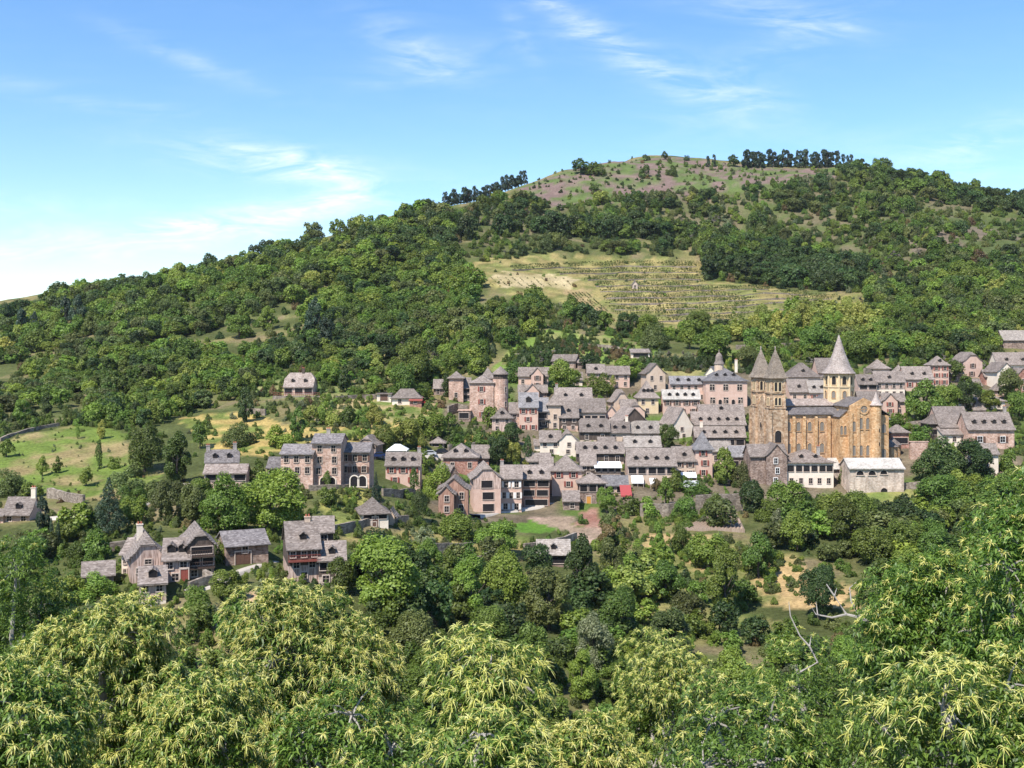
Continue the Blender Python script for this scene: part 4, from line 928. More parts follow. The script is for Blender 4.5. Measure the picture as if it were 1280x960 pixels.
# lantern tower
mb = MB()
def octo(mb, r, z0, z1): mb.lathe([(r, z0), (r, z1), (0, z1)], 8, a0=R(22.5), a1=R(382.5))
octo(mb, 4.35, 15, 25.2); octo(mb, 4.6, 25.0, 25.4); octo(mb, 4.1, 25.4, 29.4)
lt = ap('lantern_tower', mb, ['yellow'], loc=(24.9, 8.9, 0), rz=R(0))
mb = MB(); mb.lathe([(5.0, 29.2), (4.5, 29.7), (3.5, 31.2), (1.9, 35.2), (.35, 40.2), (.1, 40.9), (0, 41)], 16); mb.lathe([(5.0, 29.15), (.1, 29.15)], 16); sp = ap('spire', mb, ['spire'], lt)
for k in range(8):
    a = R(-90+45*k); f1, f2 = 4.1*math.cos(R(22.5)), 4.35*math.cos(R(22.5))
    win_at(lt, 1.25, 2.6, (f1*math.cos(a), f1*math.sin(a), 25.8), a+R(90), 'glass', 'yellow'); win_at(lt, 1.1, 2.1, (f2*math.cos(a), f2*math.sin(a), 21.8), a+R(90), 'leadglass', 'ochre')
    a2 = R(-67.5+45*k); mb = MB(); mb.lathe([(.32, 20), (.32, 29.0)], 8); ap('corner_shaft', mb, ['yellow'], lt, (4.2*math.cos(a2), 4.2*math.sin(a2), 0))
RECT.append((933, 1140, 437, 575, CD)); FOOT.append(((967-640)*cs+20, CD-7, math.cos(R(7)), math.sin(R(7)), 48, 32))
HOUSES['abbey'] = (abbey, 1020, 575, 'the abbey', None, None)

# ------------------------------------------------------------------ walls, paths, awnings and other small things
def strip(name, pts, w, mat, lift=.05, label=None):
    """a path or road laid on the ground along picture points"""
    P_ = [Vector(hit(u, v)) for u, v in pts]; C_ = []
    for a, b in zip(P_, P_[1:]):
        n = max(2, int((b-a).length/1.2)); C_ += [a.lerp(b, k/n) for k in range(n)]
    C_.append(P_[-1]); Vv, Fq = [], []
    for k, c in enumerate(C_):
        t = (C_[min(k+1, len(C_)-1)]-C_[max(k-1, 0)]); nrm = Vector((-t.y, t.x, 0)).normalized()*w/2
        z = zat(c.x, c.y)
        for sg in (1, -1):
            q = c+nrm*sg; Vv.append((q.x, q.y, z+.22+lift)); 
        for sg in (1, -1):
            q = c+nrm*sg*1.25; Vv.append((q.x, q.y, z-1.6))
    for k in range(len(C_)-1):
        a, b = 4*k, 4*k+4
        Fq += [(a, a+1, b+1, b), (a+2, a, b, b+2), (a+1, a+3, b+3, b+1)]
    o = link(name, raw_mesh(name, Vv, Fq, [M[mat]])); tag(o, label or 'pale path along the slope', kind='structure'); return o
strip('path', [(592,645),(620,641),(650,637),(690,629)], 3.2, 'gravel', label='pale path in front of the long timbered houses')
strip('road', [(60,648),(92,646),(118,643)], 4.0, 'gravel', label='pale road under the meadow')
strip('road', [(168,634),(190,622),(215,614),(240,606)], 4.0, 'gravel', label='pale road climbing round the bend')
strip('road', [(462,566),(500,572),(540,570),(556,568)], 4.0, 'gravel', label='village road above the inn')
strip('path', [(345,704),(300,716),(268,732),(232,742)], 1.7, 'gravel', label='track below the hamlet')
strip('path', [(480,684),(540,690),(590,686)], 1.6, 'gravel', label='garden path on the terrace')
def wall(pts, h, label, mat='wallstone', th=.6, name='stone_wall', hb=2.0, cat='wall'):
    """a retaining wall along picture points at the foot of the wall"""
    P_ = [Vector(hit(u, v)) for u, v in pts]; C_ = []
    for a, b in zip(P_, P_[1:]):
        n = max(1, int((b-a).length/2.0)); C_ += [a.lerp(b, k/n) for k in range(n)]
    C_.append(P_[-1]); base = C_[0].copy(); mb = MB(); L = []
    for k, c in enumerate(C_):
        t = (C_[min(k+1, len(C_)-1)]-C_[max(k-1, 0)]); nrm = Vector((-t.y, t.x, 0)).normalized()*th/2
        z = zat(c.x, c.y); hh = h+rnd.uniform(-.18, .12)
        L.append([tuple(c+nrm-base)[:2], tuple(c-nrm-base)[:2], z-hb-base.z, z+hh-base.z])
    for (a0, a1, zb, zt), (b0, b1, yb, yt) in zip(L, L[1:]):
        mb.poly([(*a1, zb), (*b1, yb), (*b1, yt), (*a1, zt)]); mb.poly([(*b0, yb), (*a0, zb), (*a0, zt), (*b0, yt)]); mb.poly([(*a1, zt), (*b1, yt), (*b0, yt), (*a0, zt)])
    for q in (L[0], L[-1]): mb.poly([(*q[0], q[2]), (*q[1], q[2]), (*q[1], q[3]), (*q[0], q[3])])
    o = mb.build(name, M[mat], None, base); tag(o, label, cat, 'dry stone and retaining walls', 'thing'); return o
for pts, h, lab in (
 ([(478,620),(500,621),(518,621)], 1.7, 'stone retaining wall below the orange-pink inn'),
 ([(386,612),(420,612),(470,612)], 1.0, 'low stone wall along the foot of the long pink mansion'),
 ([(410,668),(440,662),(470,656),(510,654)], 1.6, 'stone wall under the small hipped cottage on the meadow'),
 ([(528,692),(560,691),(590,690)], 1.9, 'ivied stone wall under the terrace right of the big bushy tree'),
 ([(655,694),(690,690),(720,680)], 2.4, 'tall stone wall behind the mottled orchard hut'),
 ([(545,712),(580,710),(605,706)], 1.7, 'brown stone wall half hidden by a slim bush in the orchard'),
 ([(870,642),(895,641),(928,640)], 4.6, 'high bare stone terrace wall between ivy clumps'),
 ([(800,646),(835,646),(866,643)], 3.2, 'overgrown terrace wall below the broad timbered house'),
 ([(752,748),(775,744),(800,740)], 1.6, 'pale collapsed stone wall in the scrub under the dry field'),
 ([(1128,613),(1150,612),(1168,613)], 2.0, 'low stone wall right of the long pale building'),
 ([(1190,622),(1225,622),(1262,616)], 3.0, 'grey stone wall below the plane trees'),
 ([(1134,536),(1150,535),(1164,533)], 2.0, 'stone terrace wall behind the abbey choir'),
 ([(60,622),(85,629),(105,632)], 2.2, 'stone bank along the lower edge of the meadow'),
 ([(0,552),(20,545),(50,537),(90,531)], 1.1, 'tumbled stone wall along the upper edge of the meadow'),
 ([(112,694),(140,690),(168,686)], 1.5, 'mossy terrace wall above the white walled hamlet house'),
 ([(560,566),(590,564),(612,560)], 2.2, 'stone wall carrying the orange terrace garden'),
 ([(420,501),(445,499),(470,498)], 1.3, 'grey terrace wall on the slope left of the flat garage'),
 ([(300,520),(318,519),(332,520)], 2.0, 'pink bare wall face below the lone slope house'),
 ([(560,519),(572,516),(585,519)], 3.0, 'dark vaulted wall under the castle terrace'),
 ([(640,447),(668,445),(700,441)], 1.4, 'shadowed terrace wall across the upper green field'),
 ([(728,434),(760,436),(785,440)], 1.4, 'stone wall under the bright green plot'),
 ([(920,438),(960,436),(1000,436)], 2.2, 'long grey terrace wall above the twin abbey towers'),
 ([(1080,468),(1095,466),(1110,465)], 2.2, 'brown rock wall behind the white timbered house'),
 ([(255,728),(268,733),(236,742)], 1.8, 'stone parapet before the two balconied house'),
 ): wall(pts, h, lab)
# vineyard terraces: a wall and a row of vines on every step
VR = [([(640,338),(700,335),(780,333),(870,334)]),([(700,343),(780,341),(872,342)]),([(735,351),(800,350),(876,350)]),([(745,359),(800,358),(884,357)]),
      ([(750,366),(820,366),(900,364),(960,363)]),([(758,374),(830,373),(920,371),(1010,370)]),([(762,381),(840,380),(930,377),(1040,374)]),([(768,388),(850,387),(930,384),(1030,380)]),
      ([(772,395),(850,394),(920,391),(1000,387)]),([(780,402),(840,402),(890,400),(950,396)])]
vt = []
for k, pts in enumerate(VR):
    wall([(u, v) for u, v in pts], .55, 'pale dry stone step of the vineyard terraces', mat='wallstone', name='terrace_wall', th=.5)
    for dv in (-1.2, -2.1, -3.1, -4.1, -5.1, -6.1):
        for (a, b) in zip(pts, pts[1:]):
            A_, B_ = Vector(hit(a[0]+rnd.uniform(-8, 8), a[1]+dv)), Vector(hit(b[0]+rnd.uniform(-8, 8), b[1]+dv)); n = int((B_-A_).length/1.05)
            for q in range(n):
                if vnoise(np.array([q*1.3]), np.array([dv*9+k*31.]), 9, 77)[0] > .33: vt.append(A_.lerp(B_, (q+rnd.random())/max(n, 1))+Vector((0, rnd.uniform(-.5, .5), 0)))
for q in range(12):                                   # upright rows of the paler plot
    A_, B_ = Vector(hit(604+q*9, 347.5)), Vector(hit(617+q*9, 359)); n = 12
    vt += [A_.lerp(B_, (k+rnd.random())/n) for k in range(n) if rnd.random() < .6]
for q in range(6):
    A_, B_ = Vector(hit(710+q*4.5, 366)), Vector(hit(736+q*5, 391)); n = 26
    vt += [A_.lerp(B_, (k+rnd.random())/n) for k in range(n) if rnd.random() < .75]
def leaf_cloud(name, centres, size, n, leaf, mats, flat=1.0, midx=None):
    """n small leaf faces round each centre"""
    C_ = np.asarray([tuple(c) for c in centres], float); m = len(C_)*n
    dirs = rng.normal(size=(m, 3)); dirs /= np.linalg.norm(dirs, axis=1)[:, None]
    c = np.repeat(C_, n, 0)+dirs*np.array([1, 1, flat])*size*rng.random((m, 1))**.4; c[:, 2] += size*.7*flat
    return leaf_faces(name, c, dirs, leaf, mats)
def leaf_faces(name, c, nrm, leaf, mats, jitter=.9, aspect=1.5):
    """one folded four-cornered leaf per centre, facing roughly along nrm"""
    m = len(c); n = nrm+rng.normal(size=(m, 3))*jitter*.6; n /= np.linalg.norm(n, axis=1)[:, None]+1e-9
    t = np.cross(n, rng.normal(size=(m, 3))); t /= np.linalg.norm(t, axis=1)[:, None]+1e-9; b = np.cross(n, t)
    L = (leaf*(.65+.7*rng.random(m)))[:, None]; W = L/aspect
    fold = n*L*.18
    v = np.stack([c-t*L*.5, c+b*W*.5-fold, c+t*L*.5, c-b*W*.5-fold], 1).reshape(-1, 3)
    k = np.arange(m)[:, None]*4; tri = np.concatenate([k+[0, 1, 2], k+[0, 2, 3]], 1).reshape(-1, 3)
    return raw_mesh(name, v, tri, mats)
vo = link('vine_rows', leaf_cloud('vine_rows', vt, .5, 10, .46, [M['vine']], .8)); tag(vo, 'rows of green vines on the terraces', 'vines', kind='stuff')
# awnings, marquee, small things
def canopy(key, label, u0, u1, v0, v1, mat, name='awning', D=None, slope=1.0, th=.06, posts=True):
    x, y, z = place(u0, u1, v1, D); s = y/F; w = (u1-u0)*s; h = (v1-v0)*s
    r = empty(name, (x, y, (HZ-v1)*s)); tag(r, label, name)
    mb = MB(); mb.slab([[(-w/2, -slope, 0), (w/2, -slope, 0), (w/2, slope*.6, h), (-w/2, slope*.6, h)]], th); mb.build('canvas', M[mat], r)
    mb = MB(); mb.box(-w/2, w/2, -slope-.02, -slope+.02, -.35, -.02); mb.build('valance', M[mat], r)
    if posts:
        for sx in (-1, 0, 1):
            mb = MB(); mb.tube([(sx*w*.48, -slope+.05, -2.6), (sx*w*.48, -slope+.05, 0)], .05); mb.build('post', M['frame'], r)
    return r
i = HOUSES['bigtimber'][5]; canopy('a', 'white awning on the left front of the broad timbered house', 789,804, 595,602, 'awning', D=i['y']-1.6, slope=1.4)
canopy('b', 'small white awning near the orange bush before the broad timbered house', 812,820, 598,603, 'awning', D=i['y']-2.2, slope=1.2)
i = HOUSES['awninghouse'][5]; canopy('c', 'white awning under the cream house beside the pyramid tower', 851,870, 590.5,595, 'awning', D=i['y']-1.4, slope=1.3)
i = HOUSES['slatewing'][5]; canopy('d', 'dark red awning at the right end of the blue slate wing', 775,789, 607,618, 'awning_red', D=i['y']-3.0, slope=2.2)
i = HOUSES['marqueehouse'][5]
x, y, z = place(484, 510, 566, i['y']+12); s = y/F
r = empty('marquee', (x, y, (HZ-568)*s)); tag(r, 'white marquee tent behind the orange-pink inn', 'marquee')
mb = MB(); w, d, h, rr = 26*s, 6, 6*s, 7*s
mb.slab([[(-w/2, -d/2, h), (w/2, -d/2, h), (w/2-2, 0, h+rr), (-w/2+2, 0, h+rr)], [(w/2, d/2, h), (-w/2, d/2, h), (-w/2+2, 0, h+rr), (w/2-2, 0, h+rr)], [(-w/2, d/2, h), (-w/2, -d/2, h), (-w/2+2, 0, h+rr)], [(w/2, -d/2, h), (w/2, d/2, h), (w/2-2, 0, h+rr)]], .08); mb.build('canvas', M['awning'], r)
for sx in (-1, 1):
    for sy in (-1, 1): mb = MB(); mb.tube([(sx*(w/2-.1), sy*(d/2-.1), -3), (sx*(w/2-.1), sy*(d/2-.1), h)], .06); mb.build('post', M['framewhite'], r)
# red railing in front of the villa on the slope
i = HOUSES['hillvilla'][5]; s = i['y']/F
r = empty('terrace_railing', (i['x'], i['y']-3.0, (HZ-494.5)*s)); tag(r, 'red terrace railing in front of the lone house on the wooded slope', 'railing')
mb = MB(); w = 57*s; mb.box(-w/2, w/2, -.04, .04, 1.0, 1.1); mb.box(-w/2, w/2, -.03, .03, .45, .55); mb.build('rail', M['iron'], r)
for k in range(24): mb = MB(); mb.box(-w/2+w*k/23-.04, -w/2+w*k/23+.04, -.03, .03, .0, 1.0); mb.build('baluster', M['iron'], r)
mb = MB(); mb.box(-w/2-.3, w/2+.3, -.2, 3.0, -3.2, 0); mb.build('terrace', M['wallstone'], r)
# ploughed terrace plot with furrows
pts = [hit(u, v) for u, v in ((850,664),(931,664),(922,645),(896,643))]
mb = MB(); A_ = [Vector(p) for p in pts]; n = 16
def q4(a, b): return A_[0].lerp(A_[1], a).lerp(A_[3].lerp(A_[2], a), b)
for k in range(n):
    for a0, a1, z0, z1 in ((k/n, (k+.5)/n, .35, .75), ((k+.5)/n, (k+1)/n, .75, .35)):
        e = [q4(a0, 0), q4(a1, 0), q4(a1, 1), q4(a0, 1)]; mb.poly([(p.x, p.y, p.z+dz) for p, dz in zip(e, (z0, z1, z1, z0))])
        if k == 0 or True:
            mb.poly([(e[1].x, e[1].y, e[1].z+z1), (e[0].x, e[0].y, e[0].z+z0), (e[0].x, e[0].y, e[0].z-2), (e[1].x, e[1].y, e[1].z-2)])
tag(mb.build('ploughed_field', M['ploughed']), 'bare ploughed garden plot with furrows', kind='structure')

# ------------------------------------------------------------------ the thin summer air over the valley
hm = bpy.data.materials.new('haze_air'); hm.use_nodes = True; hn = hm.node_tree; hn.nodes.clear()
ho = hn.nodes.new('ShaderNodeOutputMaterial'); hv_ = hn.nodes.new('ShaderNodeVolumePrincipled')
hv_.inputs['Color'].default_value = (.86, .92, 1, 1); hv_.inputs['Density'].default_value = .00003; hv_.inputs['Anisotropy'].default_value = .1
hn.links.new(hv_.outputs[0], ho.inputs['Volume'])
_g = bpy.data.objects['ground'].data; _co = np.empty(len(_g.vertices)*3, np.float32); _g.vertices.foreach_get('co', _co); _co = _co.reshape(-1, 3)
lo, hi = _co.min(0), _co.max(0); print('ground', lo, hi)
mb = MB(); mb.box(lo[0]-5, hi[0]+5, lo[1]-5, hi[1]+5, lo[2]-1, hi[2]+25); tag(mb.build('haze', hm), 'thin blue summer haze over the valley', kind='stuff')

for a0, a1, b0, b1 in ((848,932,644,664),(642,700,646,667),(715,758,640,658),(592,690,628,645),(948,1062,704,758),(662,715,672,694)): RECT.append((a0, a1, b0, b1, hit((a0+a1)/2, b1)[1]))
# ------------------------------------------------------------------ parked cars
M['carglass'] = plain('car_glass', (.02,.025,.03), .1, .1); M['tyre'] = plain('tyre_rubber', (.02,.02,.02), .9, .1); M['lamp'] = plain('lamp_glass', (.7,.7,.68), .2, .05)
def car(u, v, rz, paint, label, D=None, L=4.1, van=False):
    m = plain('car_paint_'+paint[0], paint[1], .3, .05); x, D_, z = hit(u, v) if D is None else ((u-640)/F*D, D, (HZ-v)/F*D)
    r = empty('parked_car', (x, D_, z+.25), R(rz)); tag(r, label, 'car', 'cars parked in the village'); h, hw = L/2, .82
    side = [(-h, .35), (-h+.05, .85), (-h+.9, .95), (-h+1.5, 1.42), (h-.9, 1.45), (h-.25, .98), (h, .85), (h, .35)] if not van else [(-h, .35), (-h, .95), (-h+.5, 1.1), (-h+1.0, 1.9), (h, 1.95), (h, .35)]
    mb = MB(); mb.prism(side, -hw, hw); mb.build('body', m, r)
    mb = MB(); q = [(-h+1.05, .97), (-h+1.55, 1.36), (h-.95, 1.38), (h-.4, .99)] if not van else [(-h+.65, 1.12), (-h+1.05, 1.8), (-h+1.9, 1.8), (-h+1.9, 1.12)]
    mb.prism(q, -hw-.012, hw+.012); mb.build('window', M['carglass'], r)
    for sx in (-1, 1):
        for sy in (-1, 1):
            mb = MB(); n = 14; o = [(sx*(h-.75)+.31*math.cos(6.2832*k/n), .31+.31*math.sin(6.2832*k/n)) for k in range(n)]
            mb.prism(o, sy*hw-.1, sy*hw+.03 if sy > 0 else sy*hw+.1); mb.build('wheel', M['tyre'], r)
    for sy in (-1, 1): mb = MB(); mb.box(-h-.02, -h+.1, sy*.6-.15, sy*.6+.15, .6, .78); mb.build('headlight', M['lamp'], r)
car(472, 574, 12, ('blue', (.02,.035,.10)), 'dark blue car parked on the terrace between mansion and inn')
car(551, 569, 5, ('black', (.02,.022,.03)), 'dark car parked on the village road left of the red house')
car(536, 571, 5, ('silver', (.45,.46,.47)), 'silver car parked on the village road above the inn')
car(862, 612, 0, ('white', (.7,.72,.74)), 'white van parked on the terrace under the pyramid roofed tower house', L=4.6, van=True)
car(524, 507, 8, ('red', (.35,.03,.03)), 'red car beside the white cottage with the red lean-to')
# ------------------------------------------------------------------ trees
def unit(n):
    d = rng.normal(size=(n, 3)); return d/np.linalg.norm(d, axis=1)[:, None]
def crown_me(name, shape, n, leaf, seed, mat):
    """leaf faces of one crown, 10 m tall from the ground and about 9 m wide, sitting on lobes so that light and dark clumps appear"""
    global rng
    keep, rng = rng, np.random.default_rng(seed); r_ = random.Random(seed)
    lobes = []
    if shape == 'round':
        for k in range(26):
            d = unit(1)[0]; d[2] = d[2]*.8+.12
            q = .5+.5*r_.random()**.5; lobes.append((d[0]*3.2*q, d[1]*3.2*q, 5.0+d[2]*3.7*q, r_.uniform(.9, 1.8)))
    elif shape == 'wide':
        for k in range(28):
            d = unit(1)[0]; d[2] = d[2]*.75+.2; q = .6+.4*r_.random()
            lobes.append((d[0]*3.5*q, d[1]*3.5*q, 4.9+d[2]*3.4*q, r_.uniform(.85, 1.7)))
    elif shape == 'tall':
        for k in range(24):
            t = r_.random(); a = r_.uniform(0, 6.28); rr = 2.7*math.sin(math.pi*(.14+.8*t))**.8*r_.uniform(.35, 1)
            lobes.append((rr*math.cos(a), rr*math.sin(a), 2.2+6.7*t, r_.uniform(.75, 1.5)))
    elif shape == 'column':
        for k in range(20):
            t = k/19; a = r_.uniform(0, 6.28); rr = 2.2*r_.random()*math.sin(math.pi*(.15+.78*t))
            lobes.append((rr*math.cos(a), rr*math.sin(a), 1.3+7.9*t, 1.9*math.sin(math.pi*(.12+.75*t))+.35))
    elif shape == 'cone':
        for k in range(60):
            t = (k+r_.random())/60; a = k*2.4; rr = 3.7*(1-t)*r_.uniform(.55, 1.0)
            lobes.append((rr*math.cos(a), rr*math.sin(a), .9+8.6*t-.25*rr, .30+.95*(1-t)))
    elif shape == 'pine':
        for k in range(16):
            t = r_.random(); a = r_.uniform(0, 6.28); rr = 2.6*(1-.6*t)*r_.uniform(.2, 1)
            lobes.append((rr*math.cos(a), rr*math.sin(a), 3.6+5.4*t, r_.uniform(.6, 1.25)))
    elif shape == 'bush':
        for k in range(16):
            d = unit(1)[0]; lobes.append((d[0]*3.0, d[1]*3.0, 2.4+abs(d[2])*4.6*r_.random(), r_.uniform(1.2, 2.4)))
    elif shape == 'thin':
        for k in range(15):
            d = unit(1)[0]; lobes.append((d[0]*3.2, d[1]*3.2, 6+d[2]*3.0, r_.uniform(.5, 1.1)))
    L = np.array(lobes); w = L[:, 3]**2; w /= w.sum()
    m = int(n*1.7); li = rng.choice(len(L), m, p=w); d = unit(m); d[:, 2] = np.where(d[:, 2] < -.35, -d[:, 2]*.6, d[:, 2])
    rad = L[li, 3]*(.72+.36*rng.random(m)); c = L[li, :3]+d*rad[:, None]
    dist = np.linalg.norm(c[:, None]-L[None, :, :3], axis=2)/L[None, :, 3]; dist[np.arange(m), li] = 9
    c, d = c[dist.min(1) > .66], d[dist.min(1) > .66]; c, d = c[:n], d[:n]
    zl, zh = {'round': .7, 'wide': .6, 'tall': .35, 'column': .15, 'cone': .3, 'pine': .5, 'bush': -.5, 'thin': 1.5}[shape], 9.9
    c[:, 2] = zl+(c[:, 2]-c[:, 2].min())/(c[:, 2].max()-c[:, 2].min())*(zh-zl)
    if shape != 'cone':
        out = c-np.array([0, 0, 5.0]); out /= np.linalg.norm(out, axis=1)[:, None]+1e-9; d = d*.7+out*.3
    d[:, 2] += .25
    me = leaf_faces(name, c, d, leaf, [M[mat]], .8, 1.35)
    rng = keep; return me
def trunk_me(shape, seed):
    r_ = random.Random(seed); mb = MB(); lean = r_.uniform(-.3, .3)
    top = 8.5 if shape in ('cone', 'column', 'pine') else 6.5
    pts = [(0, 0, -2.5), (0, 0, 0), (lean*.4, 0, top*.35), (lean, lean*.4, top*.7), (lean*1.2, lean, top)]
    mb.tube(pts, [.42, .36, .29, .18, .05], 7)
    if shape not in ('cone', 'column'):
        for k in range(6):
            a = k*1.05+r_.uniform(-.4, .4); z = r_.uniform(2.4, 4.8); l = r_.uniform(1.8, 3.0)
            mb.tube([(lean*.5, 0, z), (lean*.5+l*.5*math.cos(a), l*.5*math.sin(a), z+l*.45), (lean*.5+l*math.cos(a), l*math.sin(a), z+l*1.0)], [.17, .11, .03], 5)
    else:
        for k in range(10):
            a = k*2.4; z = 1.6+k*.55; l = 2.6*(1-k/11)
            mb.tube([(0, 0, z), (l*math.cos(a), l*math.sin(a), z-.2)], [.08, .02], 4)
    return mb.me('trunk', M['bark'])
CROWN, TRUNK = {}, {}
def crown(shape, lod, k, mat):
    key = (shape, lod, k, mat)
    if key not in CROWN:
        n, lf = {'near': (9500, .35), 'mid': (4800, .48), 'far': (1500, .80)}[lod]
        if shape in ('cone',): n, lf = int(n*1.2), lf*.62
        if shape in ('thin',): n = int(n*.45)
        if shape == 'column': n, lf = n, lf*.75
        if shape == 'pine': lf *= .8
        CROWN[key] = crown_me('crown', shape, n, lf, hash((shape, lod, k)) % 9999 if False else (len(shape)*131+ord(shape[0])*17+k*37+len(lod)), mat)
    return CROWN[key]
def trunk(shape, k):
    if (shape, k) not in TRUNK: TRUNK[(shape, k)] = trunk_me(shape, k*7+len(shape))
    return TRUNK[(shape, k)]
# quick lookup of the ground distance seen at a pixel
UC = np.arange(-240, 1521, 4.0)
_tabD = []
for u_ in UC:
    vv = HZ-F*zmap((u_-640)/F*_D, _D)/_D; vm = np.minimum.accumulate(vv); _tabD.append(vm)
_tabD = np.array(_tabD)
def dist_at(u, v):
    i = np.clip(np.round((u+240)/4).astype(int), 0, len(UC)-1); out = np.empty(len(u))
    for q in np.unique(i):
        k = i == q; vm = _tabD[q]
        j = np.searchsorted(-vm, -v[k]); out[k] = np.where(j < len(_D), _D[np.minimum(j, len(_D)-1)], np.nan)
    return out
def clear_of_houses(x, y, r=1.2):
    ok = np.ones(len(x), bool)
    for fx, fy, ca, sa, w, d in FOOT:
        dx, dy = x-fx, y-fy; lx = dx*ca+dy*sa; ly = -dx*sa+dy*ca
        ok &= ~((np.abs(lx) < w/2+r) & (ly > -r) & (ly < d+r))
    return ok
def hides_house(u, v, h, w, D, tol=.25):
    """would a tree of this size stand in front of a house?"""
    t = np.zeros(len(u), bool)
    for a0, a1, b0, b1, HD in RECT:
        t |= (D < HD+1) & (u+w*.38 > a0) & (u-w*.38 < a1) & (v-h < b1-(b1-b0)*tol) & (v > b0)
    return t
TREES = []
TIDX = {'n': 0}
NAMES = {'cone': 'conifer_tree', 'pine': 'pine_tree', 'column': 'cypress_tree', 'bush': 'bush', 'thin': 'bare_tree'}
def tree(u, v, h, w, mat, shape, label, group=None, D=None, name=None, cat=None, sink=.0):
    if D is None: x, D, z = hit(u, v)
    else: x = (u-640)/F*D; z = zat(x, D)
    z = zat(x, D); H_, W_ = h*D/F, w*D/F
    k = TIDX['n'] % 5; TIDX['n'] += 1
    lod = 'near' if w*h > 2600 else 'mid' if w*h > 750 else 'far'
    if lod == 'far': k %= 3
    nm = name or NAMES.get(shape, 'broadleaf_tree')
    r = empty(nm, (x, D, z-sink*H_), rnd.uniform(0, 6.28)); tag(r, label, cat or ('bush' if shape == 'bush' else 'tree'), group)
    c = link('crown', crown(shape, lod, k, mat), r); c.scale = (W_/8.4, W_/8.4, H_/9.7)
    if shape != 'bush': t = link('trunk', trunk(shape, k % 2), r); t.scale = (W_/9.5, W_/9.5, H_/10)
    TREES.append((u, v, h, w)); return r
LEFTW, MID, GRD, ORC = 'trees of the left hillside wood', 'trees of the valley below the village', 'garden trees of the village', 'orchard trees on the meadow'
